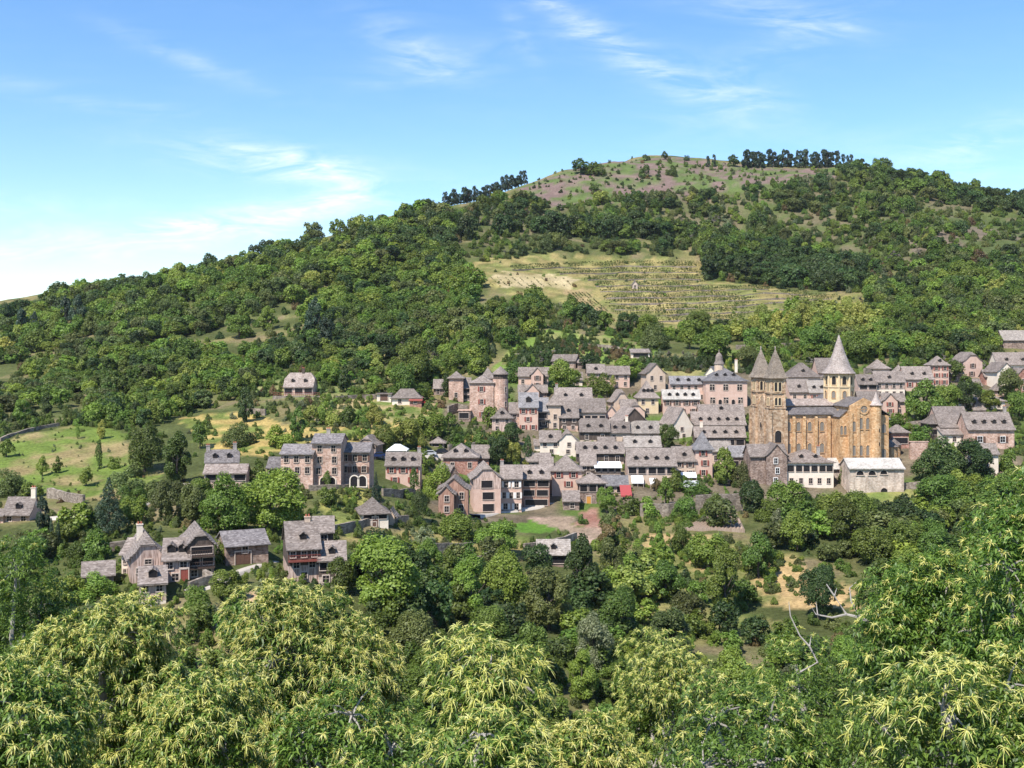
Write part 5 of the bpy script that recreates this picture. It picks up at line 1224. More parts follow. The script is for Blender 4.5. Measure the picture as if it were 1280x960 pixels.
for a in (
 # meadow
 (53,595,25,15,'bright','round','small round orchard tree on the meadow, left one of the close pair',ORC),
 (71,592,22,15,'bright','tall','thinner forked orchard tree on the meadow, right one of the close pair',ORC),
 (108,607,23,18,'bright','wide','small bright leafed orchard tree nearest the spruce, low on the meadow',ORC),
 (124,586,36,12,'oak','column','slim upright tree in the middle of the meadow',ORC),
 (142,585,15,17,'bright','bush','low green bush right of the slim upright meadow tree',ORC),
 (8,571,22,20,'bright','round','round orchard tree on the upper left of the meadow',ORC),
 (127,549,24,15,'lime','tall','yellow-green young tree on the upper edge of the meadow',ORC),
 (97,548,16,8,'bright','column','thin sapling on the upper edge of the meadow',ORC),
 (167,596,18,22,'olive','bush','olive bush at the lower right corner of the meadow',ORC),
 (181,590,62,50,'oak','round','big dark oak at the right edge of the meadow, left of its twin',LEFTW),
 (221,606,66,48,'oak','tall','big dark oak just left of the pink cottage with the long annex',LEFTW),
 (10,618,32,40,'olive','bush','olive thicket at the lower left corner of the meadow',None),
 (40,620,18,26,'oak','bush','dark bush above the pale roofed house at the meadow foot',None),
 # road bend and hamlet
 (136,668,70,50,'conifer','cone','broad dark spruce below the meadow beside the pale road',None),
 (53,672,52,24,'conifer','tall','dark conifer right of the pale roofed house at the meadow foot',None),
 (64,690,42,8,'conifer','column','thin dark cypress left of a pair, below the pale road',None),
 (73,690,40,8,'conifer','column','thin dark cypress right of a pair, below the pale road',None),
 (168,660,40,34,'bright','wide','bright walnut like tree right of the broad spruce',None),
 (208,652,52,40,'olive','round','dull olive green tree above the timbered hamlet house',None),
 (241,655,50,34,'olive','round','dull olive tree behind the balconied brown house',None),
 (282,668,76,66,'bright','wide','large leafy tree above the stone barn, left of its neighbour',None),
 (338,664,78,84,'bright','wide','largest leafy tree of the slope, above the tall pink timbered house',None),
 (252,630,32,30,'bright','round','small leafy tree right below the long low annex',None),
 (322,600,26,22,'oak','bush','dark shrub left of the long pink mansion',None),
 (100,700,28,34,'oak','bush','dark shrub above the mossy terrace wall left of the hamlet',None),
 (118,712,26,30,'bright','bush','bright shrub left of the white walled hamlet house',None),
 (278,704,30,18,'oak','bush','dark ivy bush between the barn and the balconied brown house',None),
 (283,752,40,40,'oak','round','round dark tree below the track in front of the barn',None),
 (247,765,34,36,'bright','bush','leafy thicket below the red doored timbered house',None),
 (262,775,22,26,'grey','bush','pale green bush beside the pinkish path end',None),
 (330,742,18,24,'grey','bush','grey green bush below the tall pink timbered house',None),
 (120,748,32,48,'bright','bush','leafy bush in front of the half hidden slate roof at the hamlet',None),
 (352,728,14,20,'oak','bush','small dark bush at the corner of the tall pink timbered house',None),
 # mansion and slope
 (409,611,22,14,'oak','column','dark slim tree in front of the mansion arches',None),
 (470,627,36,16,'conifer','cone','dark pointed conifer between mansion and inn',None),
 (517,619,34,17,'oak','column','dense green cone shaped cypress before the orange-pink inn',None),
 (410,634,25,26,'oak','round','round dark tree alone on the yellow meadow under the mansion',None),
 (390,668,22,24,'olive','bush','olive bush at the lower edge of the yellow meadow',None),
 (480,565,34,30,'bright','round','bright tree left of the white marquee',None),
 (505,560,38,44,'lime','wide','yellow-green spreading tree behind the white marquee',None),
 (526,566,30,14,'lime','column','yellow-green upright bush right of the white marquee',None),
 (540,548,34,40,'bright','wide','bright bushy tree above the tiny stone hut',None),
 (545,622,44,36,'bright','bush','mixed green thicket left of the plank fronted house',None),
 (524,655,44,24,'dark','column','dark slender tree right of the small hipped cottage',None),
 (572,671,34,44,'oak','bush','dense dark rounded bush below the plank fronted house',None),
 (612,668,14,14,'oak','bush','small clipped round bush below the pale path',None),
 (530,682,24,26,'grey','bush','grey green shrub on the terrace under the slender dark tree',None),
 (428,553,7,7,'dark','bush','clipped dark ball shrub, left of two on the dry terrace',None),
 (445,552,7,7,'dark','bush','clipped dark ball shrub, right of two on the dry terrace',None),
 (373,552,44,26,'oak','tall','dark tree rising left of the mansion roof',None),
 (350,560,30,40,'bright','bush','broad green shrub in the dry grass above the mansion',None),
 (300,556,28,38,'olive','bush','olive shrub in the dry ochre grass left of the mansion',None),
 (250,560,30,20,'bright','round','round green shrub tree on the dry slope above the pink cottage',None),
 (307,528,44,26,'dark','tall','dark tree left of the bare pink wall face',None),
 (430,490,34,22,'dark','tall','dark tree right of the lone slope house',None),
 (415,480,28,40,'bright','bush','light green bush right behind the lone slope house',None),
 (505,498,44,34,'oak','round','dark tree in front of the white cottage with the red lean-to',None),
 (517,482,60,56,'oak','wide','large rounded oak above the white cottage with the red lean-to',None),
 (557,497,30,16,'dark','tall','dark small tree at the left end of the castle group',None),
 # village gardens
 (705,492,44,44,'bright','wide','big round garden tree between the little cross gable house and the long pink house',GRD),
 (766,487,18,10,'lime','column','golden green cone shaped conifer before the long pink house',GRD),
 (750,492,26,36,'oak','bush','dark hedge like shrubs below the long pink house',GRD),
 (733,462,18,18,'dark','round','small dark round tree left of the long pink house',GRD),
 (785,474,30,38,'bright','wide','leafy tree above the right end of the long pink house',GRD),
 (835,562,32,26,'oak','round','leafy tree below the white gable wall',GRD),
 (640,580,30,26,'lime','wide','bright lime green tree in the gardens above the half-timbered row',GRD),
 (622,580,36,30,'dark','round','dark green tree left of the lime green garden tree',GRD),
 (660,582,38,16,'dark','column','dark upright tree right of the lime green garden tree',GRD),
 (640,558,30,26,'dark','round','dark leafy tree below the little pink hipped cottage',GRD),
 (612,536,28,20,'bright','round','light green tree at the castle foot beside the hipped cottage',GRD),
 (655,600,24,24,'lime','bush','yellow green bush above the half-timbered row',GRD),
 (600,470,22,20,'oak','round','dark green tree behind the castle roof',GRD),
 (640,478,26,26,'oak','bush','green shrubs right of the round castle tower',GRD),
 (905,606,46,36,'bright','tall','bright green tree right of the pyramid roofed tower house',GRD),
 (926,608,32,26,'olive','bush','dull green bush left of the rubble stone house',GRD),
 (842,612,26,24,'oak','bush','green shrubs before the white awning of the cream house',GRD),
 (871,618,18,40,'oak','bush','low hedge on the terrace under the pyramid roofed tower house',GRD),
 (820,614,16,12,'rust','round','orange leafed bush beside the broad timbered house',GRD),
 (832,632,36,20,'bright','round','bright little tree in front of the broad timbered house',GRD),
 (758,640,32,26,'bright','wide','bright tree hiding the right corner of the dark boarded house',GRD),
 (762,662,28,24,'olive','bush','olive bush below the dark boarded house',GRD),
 (790,642,22,34,'oak','bush','green shrubs under the dark red awning',GRD),
 (812,645,24,26,'bright','bush','bright shrubs on the wall right of the dark red awning',GRD),
 (1058,606,26,20,'oak','bush','ivy covered corner between the white hipped house and the long pale building',GRD),
 (1114,612,18,20,'bright','bush','leafy bush at the small arched door of the long pale building',GRD),
 (1155,530,56,46,'oak','round','large round tree above the abbey choir, tallest of its group',GRD),
 (1184,520,40,34,'bright','round','bright tree right of the large round tree above the choir',GRD),
 (1208,514,36,30,'dark','round','dark tree above the big pink house, right of the bright one',GRD),
 (1120,530,14,26,'oak','bush','low dark shrubs between pink gable and choir',GRD),
 (1150,548,18,28,'oak','bush','ivy on the terrace behind the choir',GRD),
 (1172,604,58,62,'dark','wide','broad dark plane tree in front of the big pink house, left of two',GRD),
 (1216,603,54,60,'dark','wide','broad dark plane tree in front of the big pink house, right of two',GRD),
 (1192,478,28,24,'oak','round','small tree before the grey roof beside the narrow tower house',GRD),
 (1210,492,24,28,'oak','bush','dark bushes under the gabled house with the tiny pyramid cap',GRD),
 (1262,500,40,30,'olive','round','greyish tree in front of the tall pale pink gable',GRD),
 (1237,512,24,28,'bright','round','light green tree right of the long low house',GRD),
 (1275,525,36,30,'oak','round','dark tree at the right picture edge above the pink house',GRD),
 (1262,590,30,24,'bright','bush','bright bush right of the low pinkish annex',GRD),
 # behind the village
 (893,452,44,54,'oak','wide','large green tree behind the bell turret',GRD),
 (935,462,30,30,'olive','round','dull green tree left of the twin abbey towers',GRD),
 (945,440,22,22,'oak','round','green tree on the terrace wall above the twin towers',GRD),
 (820,436,34,34,'olive','bush','greyish thicket above the white open shed',GRD),
 (862,436,24,22,'bright','round','bright tree in the dry terraces above the timbered gable',GRD),
 (1020,448,46,42,'oak','wide','dark leafy tree left of the abbey spire',GRD),
 (1075,455,44,40,'oak','wide','dark leafy tree right behind the abbey spire',GRD),
 # valley
 (480,768,100,104,'bright','round','largest bushy green tree of the orchard slope, left of the terraces',MID),
 (430,742,46,40,'oak','round','green tree left behind the largest bushy tree',MID),
 (538,735,62,44,'bright','tall','green tree right of the largest bushy tree',MID),
 (622,697,46,60,'bright','wide','leafy tree just below the bright lawn',MID),
 (630,758,72,64,'bright','round','rounded bright tree left of the mottled orchard hut',MID),
 (726,758,90,56,'dark','tall','tall blackish green tree right of the mottled orchard hut',MID),
 (672,722,42,40,'dark','round','dark grey-green tree left against the mottled orchard hut',MID),
 (686,790,82,72,'olive','wide','olive tree with a visible trunk below the mottled orchard hut',MID),
 (666,872,92,66,'oak','tall','tall dense green tree standing over the dark hollow',MID),
 (518,826,62,66,'olive','bush','matt olive dome shaped bush right of the flowering chestnut',MID),
 (588,775,80,66,'bright','tall','loose green tree in the middle of the orchard slope',MID),
 (560,722,34,24,'oak','tall','slim bush on the ochre terrace edge',MID),
 (612,812,56,58,'oak','round','dark tree below the loose green orchard tree',MID),
 (742,840,76,52,'grey','round','pale grey-green willow in the valley scrub',MID),
 (728,880,66,50,'bright','tall','green tree under the pale willow',MID),
 (776,806,72,60,'oak','round','green tree with a bare trunk right of the pale willow',MID),
 (764,745,72,42,'olive','tall','yellowish green tree above the collapsed pale wall',MID),
 (768,700,56,44,'rust','thin','reddish thin leafed tree under the dark red awning terrace',MID),
 (823,690,38,22,'bright','tall','slender bright tree left on the brown plot edge',MID),
 (851,692,36,26,'oak','round','round dark tree on the brown plot edge',MID),
 (948,722,58,44,'oak','round','dark round tree at the upper edge of the dry field',MID),
 (906,774,88,58,'oak','tall','tall green tree at the left edge of the dry field',MID),
 (1023,772,66,46,'dark','round','dark green tree at the lower right of the dry field',MID),
 (997,690,52,46,'bright','round','bright tree above the dry field beside the white rock',MID),
 (790,728,40,34,'bright','bush','bright green bush in the scrub below the brown plot',MID),
 (832,752,52,50,'oak','round','dark tree in the scrub left of the tall green tree',MID),
 (860,790,50,46,'olive','round','olive green tree at the foot of the scrub slope',MID),
 (885,712,46,48,'bright','wide','bright bushes just under the ploughed plot',MID),
 (940,642,42,34,'dark','round','dark ivy tree under the rubble stone house',MID),
 (985,645,44,48,'oak','round','grey leafed tree below the white hipped house',MID),
 (1012,642,28,30,'oak','bush','dark round bush below the right corner of the white hipped house',MID),
 (962,650,26,36,'bright','bush','light green bush below the rubble stone house',MID),
 (890,645,30,28,'oak','bush','ivy clump hanging on the high terrace wall',MID),
 (857,650,32,30,'oak','bush','ivy clump on the overgrown terrace wall',MID),
 # hill
 (393,428,56,30,'conifer','tall','tall dark conifer group on the wooded slope above the lone house',LEFTW),
 (408,440,44,26,'conifer','tall','second dark conifer on the slope, right of the tallest',LEFTW),
 (96,412,44,24,'conifer','tall','dark fir high on the left wooded hillside',LEFTW),
 (82,408,36,18,'conifer','tall','smaller dark fir left of the high dark fir',LEFTW),
 (27,420,34,18,'conifer','tall','dark fir near the left picture edge',LEFTW),
 (42,420,30,16,'conifer','tall','dark fir right of the one near the left edge',LEFTW),
 (260,341,24,26,'dark','round','dark round tree crowning the left skyline',LEFTW),
 (153,344,8,10,'dark','round','tiny dark tree on the far left skyline',LEFTW),
 (520,290,18,24,'oak','round','dark tree on the skyline left of the pine row',LEFTW),
 (726,218,20,24,'dark','round','dark tree on the summit edge, left of its partner',None),
 (744,219,16,26,'oak','bush','dark bush tree on the summit edge, right of its partner',None),
 (831,200,11,9,'dark','round','single dark tree on the bare summit skyline',None),
 (858,201,7,8,'dark','bush','tiny bush on the bare summit skyline',None),
 (808,201,8,10,'dark','bush','pair like low bush on the bare summit skyline',None),
 (885,209,14,10,'conifer','pine','small pine left of the dark summit row, left of two',None),
 (893,209,16,10,'conifer','pine','small pine left of the dark summit row, right of two',None),
 (917,208,15,15,'dark','round','round dark tree just left of the summit pine row',None),
 (742,238,9,14,'oak','bush','round bush on the purple heath',None),
 (805,222,16,14,'oak','bush','green bush on the purple heath near the summit, left one',None),
 (840,220,14,14,'oak','bush','green bush on the purple heath near the summit, right one',None),
 (752,255,16,22,'lime','round','yellow flowering chestnut on the heathy slope',None),
 (865,256,16,16,'lime','round','yellow flowering chestnut left of the dark upper wood',None),
 (460,300,18,22,'lime','round','yellow flowering chestnut near the left skyline',None),
 (390,365,26,30,'lime','round','yellow flowering chestnut in the left wood',None),
 ): tree(*a)
FOREST_SRC = []
# rows of pines on the skyline
for k in range(24):
    u = 931+k*4.9+rnd.uniform(-2, 2)
    tree(u, 209.5+rnd.uniform(-.6, .6), rnd.uniform(16, 23) if k not in (8, 13) else 13, rnd.uniform(14, 20), 'conifer', 'pine', 'dark pine in the dense row along the summit', 'pines of the summit row')
for k in range(5): tree(1054+k*5.5, 209+k, rnd.uniform(12, 18), 11, 'conifer', 'pine', 'dark bluish pine right after the gap in the summit row', 'pines right of the summit row')
for k in range(26):
    t = k/25; u = 556+t*100; tree(u, 256-t*26+rnd.uniform(-1, 1), rnd.uniform(13, 23)*(1-.1*t), rnd.uniform(11, 18), 'conifer', 'pine', 'dark pine in the row climbing the left shoulder of the hill', 'pines of the left shoulder')
# pale chestnut grove above the village
k = 0
for v0, ua, ub in ((398, 990, 1085), (408, 955, 1105), (418, 925, 1105), (428, 905, 1110)):
    u = ua
    while u < ub:
        tree(u+rnd.uniform(-3, 3), v0+rnd.uniform(-2, 2), rnd.uniform(22, 30), rnd.uniform(22, 30), 'lime' if rnd.random() < .62 else 'bright', 'wide', 'pale flowering chestnut in the dense grove above the village terraces', 'chestnut grove above the village', name='chestnut_tree'); u += 17
# hedge above the timbered gable
for k in range(11): tree(800+k*9.0, 460, 15, 15, 'dark', 'bush', 'dark clipped shrub in the long hedge above the roofs', 'hedge above the roofs')
def scatter(n, poly, sz, seed, holes=()):
    """pixels drawn evenly inside a picture outline, kept off the houses"""
    g = np.random.default_rng(seed); p = np.array(poly, float); lo, hi = p.min(0), p.max(0)
    u = g.uniform(lo[0], hi[0], n*3); v = g.uniform(lo[1], hi[1], n*3); ok = inpoly(u, v, poly)
    for h in holes: ok &= ~inpoly(u, v, h)
    u, v = u[ok][:n], v[ok][:n]; D = dist_at(u, v); k = ~np.isnan(D); u, v, D = u[k], v[k], D[k]
    h = g.uniform(sz[0], sz[1], len(u)); w = h*g.uniform(.85, 1.2, len(u))
    x = (u-640)/F*D; return u, v, D, x, h, w, g
ZP = {z[0]: z[1] for z in ZONES}
HOLES = [ZP[k] for k in ('meadow', 'vineyard', 'vineyard_pale', 'vineyard_soil', 'heath', 'lawn', 'house_bank', 'rubble', 'pink_path', 'church_grass')]
OPEN = HOLES + [ZP[k] for k in ('dry', 'dry2', 'yellow_field', 'dry_slope', 'terrace_field', 'upper_field', 'terrace_garden', 'yard')]
REGIONS = {
 'left': [(-230,400),(0,398),(100,368),(250,345),(400,300),(560,262),(572,330),(602,360),(580,400),(500,440),(470,470),(400,465),(352,462),(300,500),(225,520),(190,535),(150,535),(60,530),(-230,560)],
 'upper': [(560,262),(660,240),(700,262),(760,245),(880,240),(960,228),(1060,212),(1120,216),(1200,236),(1290,252),(1480,300),(1480,335),(1290,335),(1100,368),(960,358),(884,350),(872,322),(740,318),(600,330),(572,330)],
 'right': [(884,352),(1080,366),(1100,368),(1290,332),(1480,330),(1480,435),(1290,412),(1250,440),(1200,438),(1100,448),(1050,448),(1010,440),(1108,425),(1090,384)],
 'between': [(560,405),(640,372),(700,382),(760,410),(830,414),(920,405),(905,430),(800,428),(700,410),(640,432),(600,470),(545,470),(500,450)],
 'valley': [(420,690),(520,700),(640,705),(740,690),(770,670),(840,655),(930,655),(1000,640),(1060,640),(1150,622),(1290,610),(1480,600),(1480,960),(420,960)],
 'rightwood': [(985,660),(1060,640),(1140,622),(1290,615),(1480,600),(1480,800),(1130,760),(1080,700)],
 'lowleft': [(-230,650),(60,655),(130,672),(150,690),(130,720),(150,760),(240,775),(300,800),(420,760),(420,960),(-230,960)],
 'road': [(160,615),(235,605),(250,612),(330,612),(335,640),(345,655),(270,662),(240,660),(150,660)],
 'gardens': [(400,505),(560,500),(560,520),(620,535),(640,560),(655,585),(610,590),(545,570),(540,600),(480,560),(440,545),(380,535)],
 'slope': [(225,520),(300,500),(352,500),(420,500),(470,505),(470,556),(350,575),(250,590),(238,560)],
 'top': [(640,440),(700,430),(800,440),(930,445),(930,470),(880,470),(830,465),(790,455),(700,452),(640,468)],
 'village': [(560,500),(700,480),(840,500),(940,520),(1110,520),(1280,480),(1290,600),(1140,600),(900,620),(760,640),(640,630),(545,600)],
}
def individuals(region, n, sz, mats, shapes, label, group, seed, holes=OPEN, gap=.62, cat=None, name=None):
    u, v, D, x, h, w, g = scatter(n*6, REGIONS[region], sz, seed, holes)
    bad = hides_house(u, v, h, w, D) | ~clear_of_houses(x, D, 2.0); put = 0
    for i in np.nonzero(~bad)[0]:
        if put >= n: break
        if any(abs(u[i]-a) < (w[i]+d)*.5*gap and abs(v[i]-b) < (h[i]+c)*.5*gap*.6 for a, b, c, d in TREES): continue
        m = mats[int(g.integers(len(mats)))]; s = shapes[int(g.integers(len(shapes)))]
        tree(u[i], v[i], h[i], w[i], m, s, label(m, s, u[i], v[i], h[i]), group, D=D[i], name=name, cat=cat); put += 1
TONE = {'oak': 'mid green', 'bright': 'fresh green', 'dark': 'dark green', 'olive': 'olive green', 'lime': 'yellow-green', 'grey': 'grey-green'}
FORM = {'round': 'rounded', 'wide': 'spreading', 'tall': 'upright', 'bush': 'bushy', 'thin': 'thin leafed'}
lab = lambda where: (lambda m, s, u, v, h: f'{TONE[m]} {FORM[s]} {"bush" if s == "bush" else "tree"} {where}')
LANDMARKS = [(480,720,'the largest bushy orchard tree'),(726,715,'the blackish tree by the orchard hut'),(691,685,'the mottled orchard hut'),(518,800,'the dome shaped olive bush'),(666,830,'the dense tree over the hollow'),
 (742,800,'the pale grey-green willow'),(890,655,'the ploughed plot'),(906,735,'the tall tree at the dry field'),(1000,725,'the dry ochre field'),(1023,740,'the dark tree low on the dry field'),(1096,600,'the long pale building'),
 (1012,590,'the white hipped house'),(1195,580,'the two plane trees'),(1240,590,'the low pinkish annex'),(765,750,'the collapsed pale wall'),(830,830,'the dense yellow-green chestnut'),(1060,745,'the bare dead branches'),
 (1150,690,'the chestnut sloping down left'),(630,725,'the rounded tree by the orchard hut'),(185,700,'the white walled hamlet house'),(250,695,'the balconied brown house'),(308,685,'the rubble stone barn'),(380,690,'the tall pink timbered house'),
 (136,630,'the broad dark spruce'),(20,636,'the pale roofed house under the meadow'),(338,620,'the largest leafy slope tree'),(277,580,'the pink cottage with the annex'),(405,580,'the long pink mansion'),(503,585,'the orange-pink inn'),
 (497,560,'the white marquee'),(547,552,'the tiny stone hut'),(373,480,'the lone slope house'),(508,495,'the white cottage with red lean-to'),(602,500,'the castle'),(576,570,'the square red house'),(793,355,'the vineyard hut'),
 (740,378,'the narrow green vine plot'),(650,352,'the pale striped vine plot'),(800,442,'the white open shed'),(705,450,'the dark gabled barn'),(760,470,'the long pink house'),(1049,440,'the abbey spire'),(960,450,'the twin abbey towers'),
 (1275,420,'the isolated pale roofed barn'),(1216,455,'the house with the tiny pyramid cap'),(1176,460,'the narrow pink tower house'),(1010,400,'the pale chestnut grove'),(903,445,'the bell turret'),(1110,470,'the white timbered house'),
 (100,580,'the orchard meadow'),(900,780,'the broad green chestnut'),(780,690,'the reddish thin leafed tree')]
USED = set()
def near(m, s, u, v, h):
    """a label that ties the tree to the nearest thing one can find in the picture"""
    c = v-h/2; what = f'{TONE[m]} {FORM[s]} {"bush" if s == "bush" else "tree"}'
    for du, dv, nm in sorted(((u-a, c-b, n) for a, b, n in LANDMARKS), key=lambda q: math.hypot(q[0], q[1])):
        far_ = math.hypot(du, dv)
        rel = ('below' if dv > 0 else 'above') if abs(dv) > abs(du)*1.7 else ('left of' if du < 0 else 'right of') if abs(du) > abs(dv)*1.7 else ('below and ' if dv > 0 else 'above and ')+('left of' if du < 0 else 'right of')
        t = f'{what} {"close " if far_ < 45 else "further " if far_ > 90 else ""}{rel} {nm}'
        if t not in USED: USED.add(t); return t
    return what
individuals('valley', 42, (44, 72), ['oak', 'bright', 'bright', 'dark', 'olive'], ['round', 'tall', 'wide'], near, 'scattered trees of the valley', 101)
individuals('rightwood', 34, (38, 58), ['oak', 'bright', 'bright', 'oak'], ['round', 'wide'], near, 'trees of the wood below the abbey', 102, gap=.5)
individuals('left', 74, (22, 31), ['oak', 'oak', 'bright', 'dark', 'bright', 'olive'], ['round', 'wide', 'tall'], lab('in the dense wood on the left hillside'), 'trees of the left hillside wood', 103, holes=HOLES, gap=.6)
individuals('right', 30, (20, 30), ['oak', 'oak', 'bright', 'dark'], ['round', 'wide'], near, 'trees above the right part of the village', 104, holes=HOLES)
individuals('between', 20, (20, 30), ['oak', 'dark', 'bright'], ['round', 'tall'], near, 'trees under the vineyard', 105)
individuals('gardens', 14, (16, 26), ['bright', 'oak', 'lime'], ['round', 'bush'], near, 'garden shrubs left of the castle', 106)
individuals('road', 10, (26, 40), ['bright', 'oak', 'olive'], ['round', 'wide'], near, 'trees by the road bend', 107)
individuals('lowleft', 16, (34, 54), ['oak', 'dark', 'bright'], ['round', 'wide'], near, 'trees round the lower hamlet', 108)
# the dense rest of the wood: one object that repeats far crowns over points
def far_source(shape, mat, k):
    return crown(shape, 'far', k, mat)
def stuff(name, label, cat, pts, scl, idx, meshes, rots):
    me = bpy.data.meshes.new(name); me.from_pydata([tuple(p) for p in pts], [], [])
    for nm, typ, dat in (('sc', 'FLOAT_VECTOR', scl), ('vi', 'INT', idx), ('rz', 'FLOAT', rots)):
        a = me.attributes.new(nm, typ, 'POINT'); a.data.foreach_set('vector' if typ == 'FLOAT_VECTOR' else 'value', np.asarray(dat, np.int32 if typ == 'INT' else np.float32).ravel())
    o = link(name, me); tag(o, label, cat, kind='stuff')
    ng = bpy.data.node_groups.new(name, 'GeometryNodeTree')
    ng.interface.new_socket('Geometry', in_out='INPUT', socket_type='NodeSocketGeometry'); ng.interface.new_socket('Geometry', in_out='OUTPUT', socket_type='NodeSocketGeometry')
    N = ng.nodes.new; gi, go = N('NodeGroupInput'), N('NodeGroupOutput'); iop = N('GeometryNodeInstanceOnPoints'); jn = N('GeometryNodeJoinGeometry')
    for ob in reversed(meshes):        # the join lists its last link first
        oi = N('GeometryNodeObjectInfo'); oi.inputs['Object'].default_value = ob; oi.inputs['As Instance'].default_value = True; oi.transform_space = 'ORIGINAL'
        ng.links.new(oi.outputs['Geometry'], jn.inputs[0])
    def att(nm, t): a = N('GeometryNodeInputNamedAttribute'); a.data_type = t; a.inputs['Name'].default_value = nm; return a.outputs['Attribute']
    cx = N('ShaderNodeCombineXYZ'); ng.links.new(att('rz', 'FLOAT'), cx.inputs[2])
    ng.links.new(gi.outputs[0], iop.inputs['Points']); ng.links.new(jn.outputs[0], iop.inputs['Instance']); iop.inputs['Pick Instance'].default_value = True
    ng.links.new(att('vi', 'INT'), iop.inputs['Instance Index']); ng.links.new(cx.outputs[0], iop.inputs['Rotation']); ng.links.new(att('sc', 'FLOAT_VECTOR'), iop.inputs['Scale'])
    ng.links.new(iop.outputs[0], go.inputs[0])
    md = o.modifiers.new('repeat', 'NODES'); md.node_group = ng
    return o
# crowns that are repeated belong to real trees of the scene: look them up
def source_object(shape, mat, k):
    me = crown(shape, 'far', k, mat)
    for o in scene.objects:
        if o.data is me: return o
    spots = {'oak': (318, 420), 'bright': (340, 402), 'dark': (480, 350), 'lime': (330, 330), 'olive': (610, 300), 'conifer': (455, 345), 'rust': (1150, 320), 'grey': (1010, 318), 'dead': (1010, 312)}
    u, v = spots[mat]; u += 37*k+len(shape)*9; v += 11*k
    TIDX['n'] = k; x, D, z = hit(u, v)
    r = tree(u, v, 20, 22, mat, shape, f'{TONE.get(mat, mat)} {FORM.get(shape, shape)} {"bush" if shape == "bush" else "tree"} among the far hillside woods', 'trees of the far hillside woods', D=D)
    return [c for c in r.children if c.data is me][0]
KINDS = [('round', 'oak', 0), ('wide', 'oak', 1), ('round', 'bright', 2), ('wide', 'bright', 0), ('round', 'dark', 1), ('tall', 'dark', 2), ('round', 'lime', 0), ('round', 'olive', 1), ('bush', 'oak', 0), ('bush', 'olive', 1), ('bush', 'bright', 2), ('bush', 'dark', 0), ('bush', 'rust', 1), ('bush', 'grey', 0), ('thin', 'dead', 2)]
SRC = [source_object(*k) for k in KINDS]
def collect(specs):
    Pp, S_, I_, R_ = [], [], [], []
    for region, n, sz, weights, seed, holes, tol, *thin in specs:
        thin = thin[0] if thin else None
        u, v, D, x, h, w, g = scatter(n, REGIONS[region] if isinstance(region, str) else region, sz, seed, holes)
        keep = ~hides_house(u, v, h, w, D, tol) & clear_of_houses(x, D, .8)
        if thin: keep &= (vnoise(x, D, 45, 90)*.6+vnoise(x, D, 17, 91)*.4) < thin
        h *= .75+.5*vnoise(x, D, 25, 92)
        u, v, D, x, h, w = (q[keep] for q in (u, v, D, x, h, w)); z = zmap(x, D)
        H_, W_ = h*D/F, w*D/F
        p = np.array([weights.get(i, 0) for i in range(len(KINDS))], float)
        # stands of one kind: each kind is favoured where its own slow noise is high
        fav = np.stack([np.clip(vnoise(x, D, 34, 400+i % 9)-.28, .02, 1)**2.2 for i in range(len(KINDS))], 1)*p; cs_ = np.cumsum(fav/fav.sum(1, keepdims=True), 1)
        pick = np.minimum((g.random((len(u), 1)) > cs_).sum(1), len(KINDS)-1)
        Pp.append(np.stack([x, D, z-.06*H_], 1)); S_.append(np.stack([W_/8.4, W_/8.4, H_/9.7], 1)); I_.append(pick); R_.append(g.uniform(0, 6.28, len(u)))
    return np.concatenate(Pp), np.concatenate(S_), np.concatenate(I_), np.concatenate(R_)
OAKW = {0: 3, 1: 3, 2: 2.5, 3: 2.5, 4: 1.4, 5: .8, 6: .3, 7: 1.6}
DRK = {0: 2, 1: 2, 2: .5, 4: 4, 5: 3, 7: 1.5, 6: .12}
BSH = {8: 3, 9: 2.4, 10: 2.6, 11: 1.5, 12: .35, 13: .6, 14: .25}
woods = collect([
 ('left', 2500, (13, 26), OAKW, 201, HOLES, 0, .66), ('upper', 900, (10, 20), DRK, 202, HOLES, 0, .49), ('right', 700, (15, 25), {**OAKW, 6: .3}, 203, HOLES, 0, .62),
 ([(575,300),(640,292),(760,300),(870,300),(884,352),(960,358),(1080,366),(1020,330),(900,300),(760,282)], 460, (18, 27), {4: 3, 5: 3, 0: .5}, 210, HOLES, 0),
 ([(1060,213),(1120,216),(1200,236),(1290,252),(1480,300),(1480,320),(1290,275),(1200,260),(1060,232)], 260, (12, 20), DRK, 211, HOLES, 0),
 ([(-230,402),(0,398),(100,370),(250,348),(350,320),(450,293),(555,262),(560,280),(450,315),(300,350),(100,385),(-230,420)], 300, (14, 22), OAKW, 212, HOLES, 0),
 ([(930,430),(1290,425),(1290,455),(930,455)], 80, (14, 26), OAKW, 213, [], 0), ([(400,460),(560,470),(560,505),(440,505)], 40, (14, 24), OAKW, 214, [], 0), ('between', 70, (16, 26), OAKW, 204, OPEN, 0), ('valley', 260, (26, 52), OAKW, 205, OPEN, 0), ('rightwood', 150, (28, 46), {0: 2, 1: 2, 2: 3, 3: 3}, 206, HOLES, 0), ('lowleft', 200, (26, 46), OAKW, 207, HOLES, 0)])
stuff('woodland', 'dense mixed wood covering the hillside and the valley', 'wood', *[woods[0], woods[1], woods[2]], SRC, woods[3])
NOHOLE = [ZP[k] for k in ('meadow', 'lawn', 'rubble', 'house_bank', 'pink_path', 'vineyard', 'yard')]
